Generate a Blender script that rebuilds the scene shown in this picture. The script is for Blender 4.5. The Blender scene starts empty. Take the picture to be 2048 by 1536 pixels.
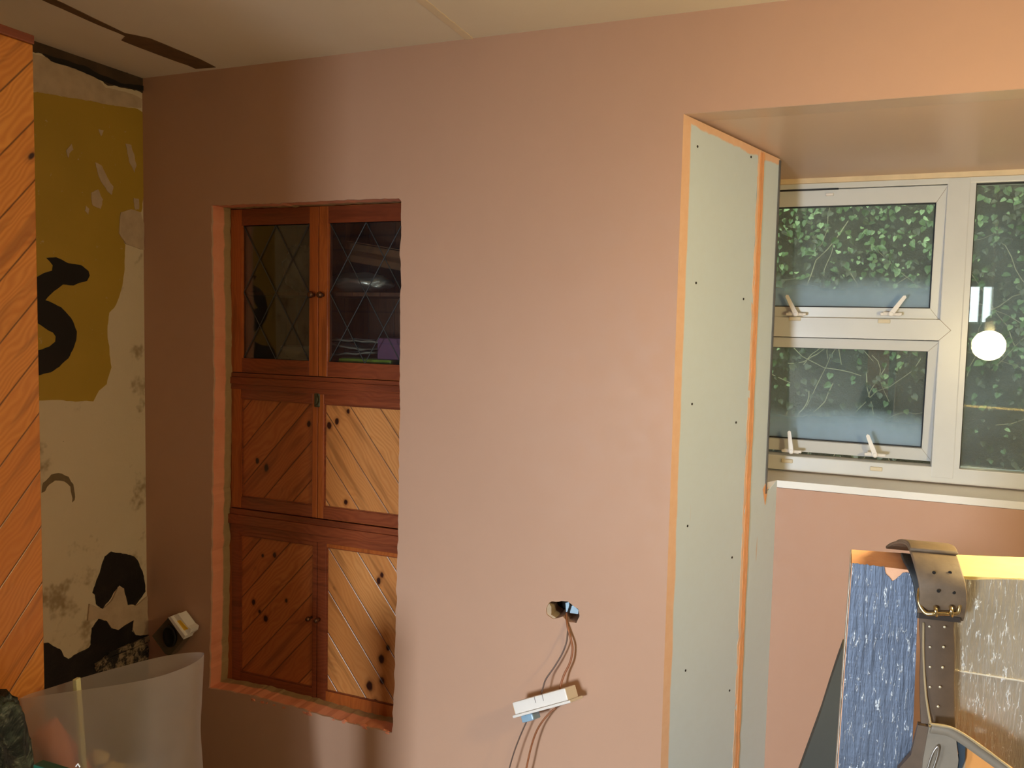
import bpy, bmesh, math, random
from mathutils import Vector, Matrix, noise
from mathutils.geometry import tessellate_polygon
random.seed(7)
S = bpy.context.scene
COL = S.collection
PI = math.pi

# ------------------------------------------------------------------ camera, light, exposure
FPX = 1705.2
YAW, PITCH, ROLL = (math.radians(a) for a in (22.8678, 4.12745, -1.24392))
CAM = Vector((0, 0, 1.55))
def _basis():
    cy, sy, cp, sp, cr, sr = math.cos(YAW), math.sin(YAW), math.cos(PITCH), math.sin(PITCH), math.cos(ROLL), math.sin(ROLL)
    fwd = Vector((-sy*cp, cy*cp, -sp)); right = Vector((cy, sy, 0)); down = fwd.cross(right)
    return right*cr+down*sr, -right*sr+down*cr, fwd
RIGHT, DOWN, FWD = _basis()
cd = bpy.data.cameras.new('camera'); cd.sensor_width = 36; cd.lens = FPX*36/2048; cd.clip_start = .02
cam = bpy.data.objects.new('camera', cd); COL.objects.link(cam); S.camera = cam
m3 = Matrix((RIGHT, -DOWN, -FWD)).transposed()
cam.matrix_world = Matrix.Translation(CAM) @ m3.to_4x4()

S.view_settings.view_transform = 'Standard'; S.view_settings.look = 'None'
S.view_settings.gamma = 1; S.view_settings.use_curve_mapping = False
S.view_settings.exposure = 0.08

W = bpy.data.worlds.new('world'); S.world = W; W.use_nodes = True
wn = W.node_tree.nodes; wl = W.node_tree.links
wn['Background'].inputs[0].default_value = (.84, .94, 1.0, 1); wn['Background'].inputs[1].default_value = 3.6

ROOM_L, ROOM_R, ROOM_B = -2.2284, 2.0, -2.6      # left wall, right wall, back wall
D, CEIL = 2.1349, 2.315                            # plastered wall plane, ceiling height
def area(name, loc, size, size_y, rot, col, power):
    l = bpy.data.lights.new(name, 'AREA'); l.shape = 'RECTANGLE'; l.size = size; l.size_y = size_y
    l.color = col; l.energy = power
    o = bpy.data.objects.new(name, l); COL.objects.link(o); o.location = loc; o.rotation_euler = rot; return o
# daylight through the tall window in the left wall, behind the camera
dl = area('daylight', (ROOM_L-.20, -1.55, 1.25), .5, 1.1, Vector((.42, .85, -.34)).to_track_quat('-Z', 'Y').to_euler(), (.80, .90, 1.0), 17)
dl.data.spread = math.radians(112)
# daylight through the glazed door in the wall behind the camera
bd = area('door_daylight', (-1.05, ROOM_B+.02, .82), .5, .9, Vector((.10, 1, -.30)).to_track_quat('-Z', 'Y').to_euler(), (.78, .90, 1.0), 66)
bd.data.spread = math.radians(80)
# daylight through the small window in the wall behind the camera
area('back_daylight', (.86, ROOM_B-.12, 1.82), .44, .42, (math.radians(84), 0, 0), (.80, .95, .96), 4)

# ------------------------------------------------------------------ geometry helpers
def px(x, y, ax, v):
    """point of the photograph (pixel x, y) on the room plane  axis ax = v"""
    d = RIGHT*(x-1024)+DOWN*(y-768)+FWD*FPX
    return CAM + d*((v-CAM[ax])/d[ax])
def pxp(x, y, P, N):
    d = RIGHT*(x-1024)+DOWN*(y-768)+FWD*FPX
    return CAM + d*((P-CAM).dot(N)/d.dot(N))

def link(name, bm, mat, parent=None, smooth=False):
    me = bpy.data.meshes.new(name)
    bmesh.ops.recalc_face_normals(bm, faces=bm.faces)
    o = bpy.data.objects.new(name, me); COL.objects.link(o)
    if parent:
        off = Vector(parent.location); p = parent.parent
        while p: off += Vector(p.location); p = p.parent
        bmesh.ops.translate(bm, verts=bm.verts, vec=-off); o.parent = parent
    bm.to_mesh(me); bm.free(); me.materials.append(mat)
    if smooth:
        for f in me.polygons: f.use_smooth = True
    return o
def tag(o, label=None, cat=None, group=None, kind=None):
    for k, v in (('label', label), ('category', cat), ('group', group), ('kind', kind)):
        if v: o[k] = v
    return o
def thing(name, label, cat, loc=(0, 0, 0), group=None):
    o = bpy.data.objects.new(name, None); COL.objects.link(o); o.location = loc
    return tag(o, label, cat, group)
def struct(name, bm, mat, parent=None, smooth=False):
    o = link(name, bm, mat, parent, smooth)
    if not parent: o['kind'] = 'structure'
    return o
def box(bm, a, b, mat4=None, bev=0):
    a, b = Vector(a), Vector(b); lo = Vector(map(min, a, b)); hi = Vector(map(max, a, b))
    r = bmesh.ops.create_cube(bm, size=1); vs = r['verts']
    for v in vs: v.co = Vector((lo[i]+(v.co[i]+.5)*(hi[i]-lo[i]) for i in range(3)))
    if bev:
        es = list({e for v in vs for e in v.link_edges})
        rr = bmesh.ops.bevel(bm, geom=es, offset=bev, segments=2, affect='EDGES', profile=.6)
        vs = list({v for f in rr['faces'] for v in f.verts} | {v for v in vs if v.is_valid})
    if mat4 is not None: bmesh.ops.transform(bm, matrix=mat4, verts=vs)
    return vs
def B(a, b, mat4=None, bev=0):
    bm = bmesh.new(); box(bm, a, b, mat4, bev); return bm
def poly(loops, thick, bm=None):
    """closed slab: loops = [outer, hole, ...] of 3D points on one plane; extruded by vector thick"""
    bm = bm or bmesh.new(); thick = Vector(thick)
    fr = [[bm.verts.new(p) for p in l] for l in loops]
    bk = [[bm.verts.new(Vector(p)+thick) for p in l] for l in loops]
    F = [v for l in fr for v in l]; K = [v for l in bk for v in l]
    for t in tessellate_polygon([[Vector(p) for p in l] for l in loops]):
        try: bm.faces.new([F[i] for i in t]); bm.faces.new([K[i] for i in reversed(t)])
        except ValueError: pass
    for a, b in zip(fr, bk):
        n = len(a)
        for i in range(n):
            j = (i+1) % n; bm.faces.new((a[i], a[j], b[j], b[i]))
    return bm
def rough(pts, step=.012, amp=.003, seed=0, closed=True):
    """subdivide an outline and jitter it like a broken edge"""
    out = []; n = len(pts)
    for i in range(n if closed else n-1):
        a, b = Vector(pts[i]), Vector(pts[(i+1) % n]); k = max(1, int((b-a).length/step))
        for j in range(k):
            p = a.lerp(b, j/k)
            q = noise.noise_vector(p*38+Vector((seed, 0, 0)))*amp + noise.noise_vector(p*120+Vector((0, seed, 0)))*amp*.6
            out.append(p+q)
    return out
def tube(bm, pts, r, seg=8, rad=None, cap=True):
    pts = [Vector(p) for p in pts]; rings = []; n = len(pts)
    up = Vector((0, 0, 1))
    t0 = (pts[1]-pts[0]).normalized(); nrm = t0.cross(up if abs(t0.z) < .9 else Vector((1, 0, 0))).normalized()
    for i, p in enumerate(pts):
        t = (pts[min(i+1, n-1)]-pts[max(i-1, 0)]).normalized()
        nrm = (nrm-t*nrm.dot(t)).normalized(); bi = t.cross(nrm); rr = rad[i] if rad else r
        rings.append([bm.verts.new(p+(nrm*math.cos(2*PI*k/seg)+bi*math.sin(2*PI*k/seg))*rr) for k in range(seg)])
    for a, b in zip(rings, rings[1:]):
        for k in range(seg): bm.faces.new((a[k], a[(k+1) % seg], b[(k+1) % seg], b[k]))
    if cap:
        bm.faces.new(rings[0][::-1]); bm.faces.new(rings[-1])
    return bm
def spline(pts, n=8):
    pts = [Vector(p) for p in pts]; P = [2*pts[0]-pts[1]]+pts+[2*pts[-1]-pts[-2]]; out = []
    for i in range(1, len(P)-2):
        for k in range(n):
            t = k/n; a, b, c, d = P[i-1:i+3]
            out.append(.5*((2*b)+(c-a)*t+(2*a-5*b+4*c-d)*t*t+(3*b-a-3*c+d)*t**3))
    out.append(pts[-1]); return out
def lathe(bm, prof, c, axis=(0, 0, 1), seg=24):
    axis = Vector(axis).normalized(); u = axis.orthogonal().normalized(); v = axis.cross(u); c = Vector(c); rings = []
    for r, h in prof:
        rings.append([bm.verts.new(c+axis*h+(u*math.cos(2*PI*k/seg)+v*math.sin(2*PI*k/seg))*max(r, 1e-5)) for k in range(seg)])
    for a, b in zip(rings, rings[1:]):
        for k in range(seg): bm.faces.new((a[k], a[(k+1) % seg], b[(k+1) % seg], b[k]))
    bm.faces.new(rings[0][::-1]); bm.faces.new(rings[-1]); return bm

def ring(x0, x1, z0, z1, sw, y0, y1, bm=None):
    """rectangular frame in one piece; sw = widths left, right, bottom, top"""
    o = [Vector(p) for p in ((x0, y0, z0), (x1, y0, z0), (x1, y0, z1), (x0, y0, z1))]
    i = [Vector(p) for p in ((x0+sw[0], y0, z0+sw[2]), (x1-sw[1], y0, z0+sw[2]), (x1-sw[1], y0, z1-sw[3]), (x0+sw[0], y0, z1-sw[3]))]
    return poly([o, i], (0, y1-y0, 0), bm)
# ------------------------------------------------------------------ material helpers
def lin(c): return tuple((x/12.92 if x <= .04045 else ((x+.055)/1.055)**2.4) for x in (v/255 for v in c))+(1,)
class NB:
    def __init__(s, name):
        s.m = bpy.data.materials.new(name); s.m.use_nodes = True; s.t = s.m.node_tree; s.n = s.t.nodes; s.l = s.t.links
        s.b = s.n['Principled BSDF']; s.out = s.n['Material Output']
        g = s.n.new('ShaderNodeNewGeometry'); s.pos = g.outputs['Position']
    def _in(s, sock, v):
        if isinstance(v, bpy.types.NodeSocket): s.l.new(v, sock)
        elif v is not None: sock.default_value = v
    def math(s, op, a, b=None, c=None, clamp=False):
        n = s.n.new('ShaderNodeMath'); n.operation = op; n.use_clamp = clamp
        for i, v in enumerate((a, b, c)): s._in(n.inputs[i], v) if v is not None else None
        return n.outputs[0]
    def sep(s, v):
        n = s.n.new('ShaderNodeSeparateXYZ'); s._in(n.inputs[0], v); return n.outputs
    def xyz(s, x=0., y=0., z=0.):
        n = s.n.new('ShaderNodeCombineXYZ')
        for i, v in enumerate((x, y, z)): s._in(n.inputs[i], v)
        return n.outputs[0]
    def noise(s, vec=None, scale=5, detail=3, rough=.55, dist=0, color=False):
        n = s.n.new('ShaderNodeTexNoise'); s._in(n.inputs['Vector'], vec if vec is not None else s.pos)
        n.inputs['Scale'].default_value = scale; n.inputs['Detail'].default_value = detail
        n.inputs['Roughness'].default_value = rough; n.inputs['Distortion'].default_value = dist
        return n.outputs[1 if color else 0]
    def voro(s, vec, scale=5, rnd=1, out=0, feature='F1'):
        n = s.n.new('ShaderNodeTexVoronoi'); n.feature = feature; s._in(n.inputs['Vector'], vec)
        n.inputs['Scale'].default_value = scale; n.inputs['Randomness'].default_value = rnd; return n.outputs[out]
    def white(s, v):
        n = s.n.new('ShaderNodeTexWhiteNoise'); n.noise_dimensions = '1D'; s._in(n.inputs['W'], v); return n.outputs[0]
    def ramp(s, f, stops, interp='LINEAR'):
        n = s.n.new('ShaderNodeValToRGB'); s._in(n.inputs[0], f); r = n.color_ramp; r.interpolation = interp
        while len(r.elements) < len(stops): r.elements.new(.5)
        for e, (p, c) in zip(r.elements, stops):
            e.position = p; e.color = c if len(c) == 4 else lin(c)
        return n.outputs[0]
    def step(s, v, lo, hi):
        n = s.n.new('ShaderNodeMapRange'); n.interpolation_type = 'SMOOTHSTEP'; s._in(n.inputs[0], v)
        n.inputs[1].default_value = lo; n.inputs[2].default_value = hi; return n.outputs[0]
    def mix(s, f, a, b, mode='MIX'):
        n = s.n.new('ShaderNodeMix'); n.data_type = 'RGBA'; n.blend_type = mode; s._in(n.inputs[0], f)
        for i, v in ((6, a), (7, b)): s._in(n.inputs[i], lin(v) if isinstance(v, tuple) and len(v) == 3 else v)
        return n.outputs[2]
    def bump(s, h, strength=.3, dist=.002, normal=None):
        n = s.n.new('ShaderNodeBump'); n.inputs['Strength'].default_value = strength; n.inputs['Distance'].default_value = dist
        s._in(n.inputs['Height'], h); s._in(n.inputs['Normal'], normal) if normal else None
        s.l.new(n.outputs[0], s.b.inputs['Normal']); return n.outputs[0]
    def set(s, color=None, rough=None, metal=None, **k):
        if color is not None: s._in(s.b.inputs['Base Color'], lin(color) if isinstance(color, tuple) and len(color) == 3 else color)
        if rough is not None: s._in(s.b.inputs['Roughness'], rough)
        if metal is not None: s._in(s.b.inputs['Metallic'], metal)
        for a, v in k.items(): s._in(s.b.inputs[a.replace('_', ' ')], v)
        return s.m
def plain(name, c, rough=.5, metal=0, var=.12, scale=30, bump=0, **k):
    b = NB(name); f = b.noise(scale=scale, detail=4)
    d = tuple(max(0, min(255, v*(1-var))) for v in c); e = tuple(max(0, min(255, v*(1+var*.6))) for v in c)
    m = b.set(b.mix(f, d, e), rough, metal, **k)
    if bump: b.bump(f, bump, .003)
    return m

# ------------------------------------------------------------------ materials
def mat_plaster():
    b = NB('skimmed_pink_plaster')
    big = b.noise(scale=1.6, detail=4, rough=.6); fine = b.noise(scale=26, detail=5)
    sweep = b.noise(b.xyz(b.math('MULTIPLY', b.sep(b.pos)[0], 3), b.math('MULTIPLY', b.sep(b.pos)[1], 3), b.math('MULTIPLY', b.sep(b.pos)[2], .8)), scale=3, detail=3)
    c = b.mix(big, (176, 134, 110), (188, 147, 122))
    c = b.mix(b.math('MULTIPLY', fine, .22), c, (172, 124, 100))
    c = b.mix(b.math('MULTIPLY', sweep, .3), c, (190, 150, 128))
    b.set(c, b.math('ADD', .42, b.math('MULTIPLY', fine, .18)))
    b.bump(b.noise(scale=5, detail=2), .12, .006); return b.m
def mat_ceiling():
    b = NB('ceiling_board'); f = b.noise(scale=2.5, detail=5); g = b.noise(scale=55, detail=3)
    b.set(b.mix(f, (218, 202, 182), (232, 220, 202)), .75); b.bump(g, .15, .002); return b.m
def mat_pine(name, ax, ang, width, light, dark, gloss=.28, knots=.5, seed=0., groove=True, spots=()):
    b = NB(name); P = b.sep(b.pos); u = P[ax]; v = P[2]; ca, sa = math.cos(ang), math.sin(ang)
    al = b.math('ADD', b.math('MULTIPLY', u, ca), b.math('MULTIPLY', v, sa))
    ac = b.math('ADD', b.math('ADD', b.math('MULTIPLY', u, -sa), b.math('MULTIPLY', v, ca)), 50+seed)
    q = b.math('DIVIDE', ac, width); idn = b.math('FLOOR', q); fr = b.math('FRACT', q)
    rnd = b.white(idn)
    vec = b.xyz(b.math('MULTIPLY', al, 1.3), b.math('MULTIPLY', ac, 14), b.math('MULTIPLY', idn, 3.7))
    warp = b.noise(b.xyz(b.math('MULTIPLY', al, 4), b.math('MULTIPLY', ac, 9), b.math('MULTIPLY', idn, 1.9)), scale=1.4, detail=2)
    g = b.n.new('ShaderNodeTexWave'); g.wave_type = 'BANDS'; g.bands_direction = 'Y'
    b._in(g.inputs['Vector'], b.xyz(b.math('MULTIPLY', al, .15), b.math('ADD', b.math('MULTIPLY', ac, 5.), b.math('MULTIPLY', warp, .5)), b.math('MULTIPLY', idn, 2.3)))
    g.inputs['Scale'].default_value = 5.0; g.inputs['Distortion'].default_value = 1.1; g.inputs['Detail'].default_value = 2
    fine = b.noise(vec, scale=7, detail=4)
    c = b.mix(b.math('MULTIPLY', g.outputs['Fac'], .6), light, dark)
    c = b.mix(b.math('MULTIPLY', fine, .5), c, tuple(.45*x+.55*y for x, y in zip(light, dark)))
    c = b.mix(b.math('MULTIPLY', rnd, .65), c, dark); c = b.mix(b.math('MULTIPLY', b.step(b.noise(vec, scale=2.2, detail=2), .52, .7), .55), c, tuple(.72*x for x in dark))
    kv = b.xyz(b.math('MULTIPLY', al, 3.4), b.math('MULTIPLY', ac, 6.5), b.math('MULTIPLY', idn, 5.1))
    kd = b.voro(kv, scale=1.7, rnd=1)
    hal = b.step(kd, .26*knots+.06, .05); core = b.step(kd, .15*knots+.012, .07*knots)
    c = b.mix(b.math('MULTIPLY', hal, .35), c, (120, 62, 22)); c = b.mix(core, c, (44, 16, 10))
    if spots:
        wob = b.math('MULTIPLY', b.math('SUBTRACT', b.noise(scale=40, detail=3), .5), .010)
        for x, y, r in spots:
            p = px(x, y, 1, D+.09); du = b.math('SUBTRACT', u, p.x); dv = b.math('MULTIPLY', b.math('SUBTRACT', v, p.z), .72)
            d = b.math('ADD', b.math('SQRT', b.math('ADD', b.math('MULTIPLY', du, du), b.math('MULTIPLY', dv, dv))), wob)
            c = b.mix(b.math('MULTIPLY', b.step(d, r*.0026, r*.0012), .4), c, (120, 62, 26)); c = b.mix(b.step(d, r*.00145, r*.0008), c, (48, 18, 12))
    h = fine
    if groove:
        gm = b.math('MAXIMUM', b.step(fr, .035, .0), b.step(fr, .965, 1.))
        c = b.mix(b.math('MULTIPLY', gm, .8), c, (58, 26, 10)); h = b.math('SUBTRACT', b.math('MULTIPLY', fine, .1), gm)
    b.set(c, gloss, Coat_Weight=.35, Coat_Roughness=.18)
    b.bump(h, .45 if groove else .12, .003); return b.m
MP = mat_plaster(); MCEIL = mat_ceiling()
PINE_CLAD = mat_pine('pine_cladding', 1, math.radians(48), .088, (236, 158, 70), (200, 112, 36), knots=.5, seed=.03)
PINE_L = mat_pine('pine_boards_rising_right', 0, math.radians(47), .085, (192, 114, 58), (156, 76, 34), knots=.0, seed=.04, spots=((616, 848, 6), (513, 922, 5), (531, 936, 8), (627, 862, 4), (524, 1112, 4), (548, 1110, 6), (506, 1205, 6), (518, 1224, 5), (530, 1238, 7), (572, 1202, 5), (517, 1000, 4)))
PINE_R = mat_pine('pine_boards_falling_right', 0, math.radians(-52), .085, (226, 160, 94), (192, 118, 60), knots=.0, seed=.02, spots=((695, 822, 5), (672, 843, 6), (657, 852, 7), (648, 856, 5), (690, 1005, 6), (763, 1150, 5), (756, 1163, 7), (775, 1296, 6), (762, 1318, 9), (738, 1372, 10), (763, 1362, 8), (750, 1404, 6)))
STILE = mat_pine('pine_stile', 0, math.radians(90), .3, (192, 108, 48), (158, 76, 30), knots=.0, groove=False)
RAIL = mat_pine('reddish_pine_rail', 0, 0, .3, (150, 78, 44), (118, 52, 28), knots=.0, groove=False)
INSIDE = mat_pine('cupboard_inside_wood', 0, math.radians(90), .1, (120, 72, 36), (84, 44, 22), knots=.3, gloss=.6)
M_DARK = plain('dark_void', (26, 20, 15), .9)
M_BRASS = plain('dark_bronze_knob', (120, 84, 60), .22, .85, bump=0)
M_LEAD = plain('lead_came', (74, 72, 70), .5, .6)
M_UPVC = plain('white_upvc', (206, 205, 202), .3, var=.04, scale=8)
M_SILL = plain('white_sill', (230, 226, 222), .35, var=.05, scale=6)
M_TIMBER = plain('pale_timber_lining', (222, 198, 160), .6, var=.12, scale=16)
M_BLACK = plain('black_gasket', (22, 22, 24), .6)
M_BEAD = plain('grey_metal_bead', (120, 118, 116), .4, .6)
M_WHITEPL = plain('white_plastic', (232, 226, 220), .35, var=.03)
M_YELLOW = plain('yellow_label', (236, 190, 40), .5, var=.08)
M_WIREG = plain('grey_brown_cable', (104, 84, 74), .5)
M_WIREB = plain('brown_cable', (150, 92, 56), .5)
M_LEATHER = plain('brown_grey_leather', (118, 98, 78), .62, var=.2, scale=60, bump=.25)
M_LEATHERD = plain('dark_leather_inside', (40, 42, 46), .6, var=.2, scale=40)
M_NICKEL = plain('brass_buckle_metal', (214, 190, 140), .25, 1.0, var=.05)

def glass(name, tint=(.93, .97, .95), refl=1.0, haze=None, haze_z=None):
    b = NB(name); n = b.n; tr = n.new('ShaderNodeBsdfTransparent'); tr.inputs[0].default_value = (*tint, 1)
    gl = n.new('ShaderNodeBsdfGlossy'); gl.inputs['Roughness'].default_value = .012
    fr = n.new('ShaderNodeFresnel'); fr.inputs[0].default_value = 1.5
    mx = n.new('ShaderNodeMixShader'); b.l.new(b.math('MULTIPLY', fr.outputs[0], refl, clamp=True), mx.inputs[0])
    b.l.new(tr.outputs[0], mx.inputs[1]); b.l.new(gl.outputs[0], mx.inputs[2]); last = mx.outputs[0]
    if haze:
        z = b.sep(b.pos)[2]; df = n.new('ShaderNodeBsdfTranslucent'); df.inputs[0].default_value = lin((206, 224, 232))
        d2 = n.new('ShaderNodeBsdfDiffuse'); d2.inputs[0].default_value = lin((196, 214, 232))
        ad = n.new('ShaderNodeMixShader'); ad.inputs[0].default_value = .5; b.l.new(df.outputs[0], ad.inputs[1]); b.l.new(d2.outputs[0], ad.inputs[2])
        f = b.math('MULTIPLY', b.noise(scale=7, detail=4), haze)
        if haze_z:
            for z0, h, k in haze_z:   # reflected bluish daylight painted as haze along the bottom of each pane
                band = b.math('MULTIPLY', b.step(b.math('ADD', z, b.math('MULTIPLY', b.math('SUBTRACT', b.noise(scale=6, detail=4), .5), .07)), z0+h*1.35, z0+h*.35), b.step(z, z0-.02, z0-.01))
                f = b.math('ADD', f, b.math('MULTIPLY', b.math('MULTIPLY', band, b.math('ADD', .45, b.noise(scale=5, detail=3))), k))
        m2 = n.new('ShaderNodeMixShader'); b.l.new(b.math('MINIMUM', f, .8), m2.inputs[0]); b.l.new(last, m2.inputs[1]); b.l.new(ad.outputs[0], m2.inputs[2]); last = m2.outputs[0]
    b.l.new(last, b.out.inputs[0]); return b.m

# ------------------------------------------------------------------ room shell
AX, AY = -.457, D                                   # start of the splayed reveal
BX, BY = -.243, 2.6145                              # where it meets the wall under the sill
RD = Vector((BX-AX, BY-AY, 0)).normalized(); RN = Vector((RD.y, -RD.x, 0))
CORN = 0.462; RLEN = math.hypot(BX-AX, BY-AY)
SOF0, SOF1 = 2.072, 2.005                           # soffit height at the room side and at the window
DW = 2.79                                           # room-side face of the window frame
SILLZ = 1.10
RXR = 1.62                                          # the recess ends on the right, out of the photo
WZ0, WZ1 = 1.105, 2.012

# cupboard opening and socket hole in the plastered wall
opn = [px(*q, 1, D) for q in ((422, 411), (610, 404), (798, 396), (803, 402), (803, 420), (800, 500), (802, 530), (800, 700), (797, 1000), (792, 1250), (785, 1466), (700, 1447), (600, 1418), (520, 1396), (443, 1380), (418, 1376), (421, 1250), (424, 1000), (427, 760), (425, 600))]
opn = rough(opn, .012, .0035, 3)
for _p in opn: _p.y = D
hole_px = [(1092, 1217), (1097, 1206), (1104, 1203), (1112, 1204), (1123, 1202), (1136, 1203), (1144, 1210), (1156, 1218), (1159, 1232), (1153, 1246), (1134, 1243), (1126, 1234), (1106, 1238), (1094, 1230)]
hole = rough([px(*q, 1, D) for q in hole_px], .008, .0015, 5)
for _p in hole: _p.y = D
outer = [Vector(p) for p in ((ROOM_L, D, 0), (AX, D, 0), (AX, D, SOF0), (RXR, D, SOF0), (RXR, D, 0), (ROOM_R, D, 0), (ROOM_R, D, CEIL), (ROOM_L, D, CEIL))]
def mat_reveal_mix():
    # the slab's broken edges: fresh pink at the front, old beige plaster deeper in
    b = NB('wall_front_plaster'); P = b.sep(b.pos)
    base = MP.node_tree
    big = b.noise(scale=1.6, detail=4, rough=.6); fine = b.noise(scale=26, detail=5)
    c = b.mix(big, (186, 145, 119), (197, 156, 130)); c = b.mix(b.math('MULTIPLY', fine, .10), c, (172, 132, 108))
    dp = b.math('ADD', P[1], b.math('MULTIPLY', b.math('SUBTRACT', b.noise(scale=24, detail=3), .5), .008))
    c = b.mix(b.math('MULTIPLY', b.step(dp, D+.0045, D+.008), b.step(P[0], -1.2, -1.25)), c, b.mix(b.noise(scale=12, detail=5), (236, 164, 130), (216, 130, 94)))
    c = b.mix(b.math('MULTIPLY', b.step(dp, D+.052, D+.060), b.step(P[0], -1.2, -1.25)), c, b.mix(b.noise(scale=40), (176, 146, 104), (150, 122, 84)))
    b.set(c, b.math('ADD', .42, b.math('MULTIPLY', fine, .18)))
    b.bump(b.noise(scale=5, detail=2), .12, .006); return b.m
struct('wall_front', poly([outer, opn, hole], (0, .088, 0)), mat_reveal_mix())

# reveal (splayed, dry-lined)
def rv(s, z, o=0): return Vector((AX, AY, z))+RD*s+RN*o
def mat_board():
    b = NB('pale_plasterboard'); P = b.sep(b.pos); f = b.noise(scale=2.2, detail=4); g = b.noise(scale=40, detail=3)
    c = b.mix(f, (200, 212, 220), (210, 222, 230)); c = b.mix(b.math('MULTIPLY', g, .2), c, (190, 192, 186))
    s = b.math('ADD', b.math('MULTIPLY', b.math('SUBTRACT', P[0], AX), RD.x), b.math('MULTIPLY', b.math('SUBTRACT', P[1], AY), RD.y))
    w = b.math('MULTIPLY', b.math('SUBTRACT', b.noise(scale=9, detail=3), .5), .012)
    top = b.math('ADD', P[2], b.math('ADD', b.math('MULTIPLY', s, .10), b.math('MULTIPLY', b.math('SUBTRACT', b.noise(scale=13, detail=4), .5), .03)))
    edge = b.step(b.math('ADD', s, w), .036, .030)
    tp = b.step(top, 2.052, 2.058)
    c = b.mix(b.math('MAXIMUM', edge, tp), c, b.mix(g, (236, 196, 164), (226, 176, 138)))
    st = b.step(b.noise(b.xyz(b.math('MULTIPLY', s, 60), 0., b.math('MULTIPLY', P[2], 3.4)), scale=1.5, detail=1), .745, .78)
    c = b.mix(b.math('MULTIPLY', st, .55), c, (208, 168, 130))
    b.set(c, .6); b.bump(g, .06, .002); return b.m
M_BOARD = mat_board()
zt0, ztc, ztb = SOF0, SOF0-(SOF0-SOF1)*((rv(CORN, 0).y-D)/(DW-D)), SOF0-(SOF0-SOF1)*((BY-D)/(DW-D))
c1 = rv(CORN, 0)
notch = SILLZ-.012
rev = struct('wall_reveal_left', poly([[rv(0, 0), rv(RLEN, 0), rv(RLEN, SILLZ-.001), rv(CORN+.001, notch-.02), rv(CORN, ztc), rv(0, zt0)]], -RN*.05), M_BOARD)
M_ORANGE = plain('orange_joint_plaster', (234, 166, 114), .6, var=.08, scale=20, bump=.1)
M_PEACH = plain('peach_joint_plaster', (232, 190, 156), .6, var=.06, scale=14)
jb = bmesh.new()
for o0, o1, h in ((.356, .3665, .0020), (.3685, .3765, .0026)):
    poly([rough([rv(o0, 0, 0), rv(o1, 0, 0), rv(o1, 2.03, 0), rv(o0, 2.034, 0)], .03, .0012, 9)], RN*h, jb)
link('joint_bead', jb, M_ORANGE, rev)
link('joint_plaster', poly([rough([rv(.345, 0, 0), rv(.358, 0, 0), rv(.357, 2.036, 0), rv(.347, 2.036, 0)], .03, .003, 2)], RN*.0012), M_PEACH, rev)
link('corner_bead', poly([[rv(CORN-.004, notch-.02), rv(CORN+.0035, notch-.02), rv(CORN+.0035, ztc-.004), rv(CORN-.004, ztc-.004)]], RN*.003), M_BEAD, rev)
link('torn_joint_flap', poly([[rv(CORN-.016, 1.082, .001), rv(CORN-.004, 1.098, .001), rv(CORN+.008, 1.085, .001), rv(CORN-.001, 1.035, .001)]], RN*.0015), M_ORANGE, rev)
M_SCREW = plain('dark_screw_head', (44, 40, 38), .5, .4)
for q in ((1395, 293), (1502, 314), (1392, 566), (1487, 598), (1384, 808), (1472, 845), (1375, 1052), (1464, 1115), (1371, 1341), (1459, 1381)):
    P = pxp(q[0], q[1], rv(0, 1), RN); bm = bmesh.new(); lathe(bm, [(.0034, 0), (.0034, .0006), (.002, .001), (.001, .0002)], P, RN, 12); link('screw', bm, M_SCREW, rev)
# return behind the bead to the window, and its wall
struct('wall_reveal_return', poly([[Vector((c1.x, c1.y, notch-.02)), Vector((c1.x-.24, DW+.12, notch-.02)), Vector((c1.x-.24, DW+.12, ztc)), Vector((c1.x, c1.y, ztc))]], (-.03, .0, 0)), MP)
struct('wall_under_window', B((BX-.01, BY, 0), (RXR+.1, DW+.25, SILLZ-.022)), MP)
# soffit
struct('wall_soffit', poly([[Vector((AX-.05, D+.087, SOF0)), Vector((RXR+.1, D+.087, SOF0)), Vector((RXR+.1, DW+.12, SOF0-(SOF0-SOF1)*(DW+.12-D)/(DW-D))), Vector((AX-.05, DW+.12, SOF0-(SOF0-SOF1)*(DW+.12-D)/(DW-D)))]], (0, 0, .12)), NB('soffit_plaster').m)
_b = NB('soffit_skim'); _n = _b.noise(scale=2, detail=3); _b.set(_b.mix(_n, (192, 160, 138), (202, 172, 150)), .3); _b.bump(_b.noise(scale=9, detail=2, dist=.6), .1, .004)
bpy.data.objects['wall_soffit'].data.materials[0] = _b.m
struct('trim_2', poly([[Vector((AX+.002, D+.0004, SOF0-.0002)), Vector((RXR-.002, D+.0004, SOF0-.0002)), Vector((RXR-.002, D+.0885, SOF0-.0002)), Vector((AX+.002, D+.0885, SOF0-.0002))]], (0, 0, -.0008)), _b.m)
struct('wall_reveal_right', poly([[Vector((RXR, D, 0)), Vector((RXR-.2, DW+.12, 0)), Vector((RXR-.2, DW+.12, SOF0)), Vector((RXR, D, SOF0))]], (.05, 0, 0)), MP)
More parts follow.
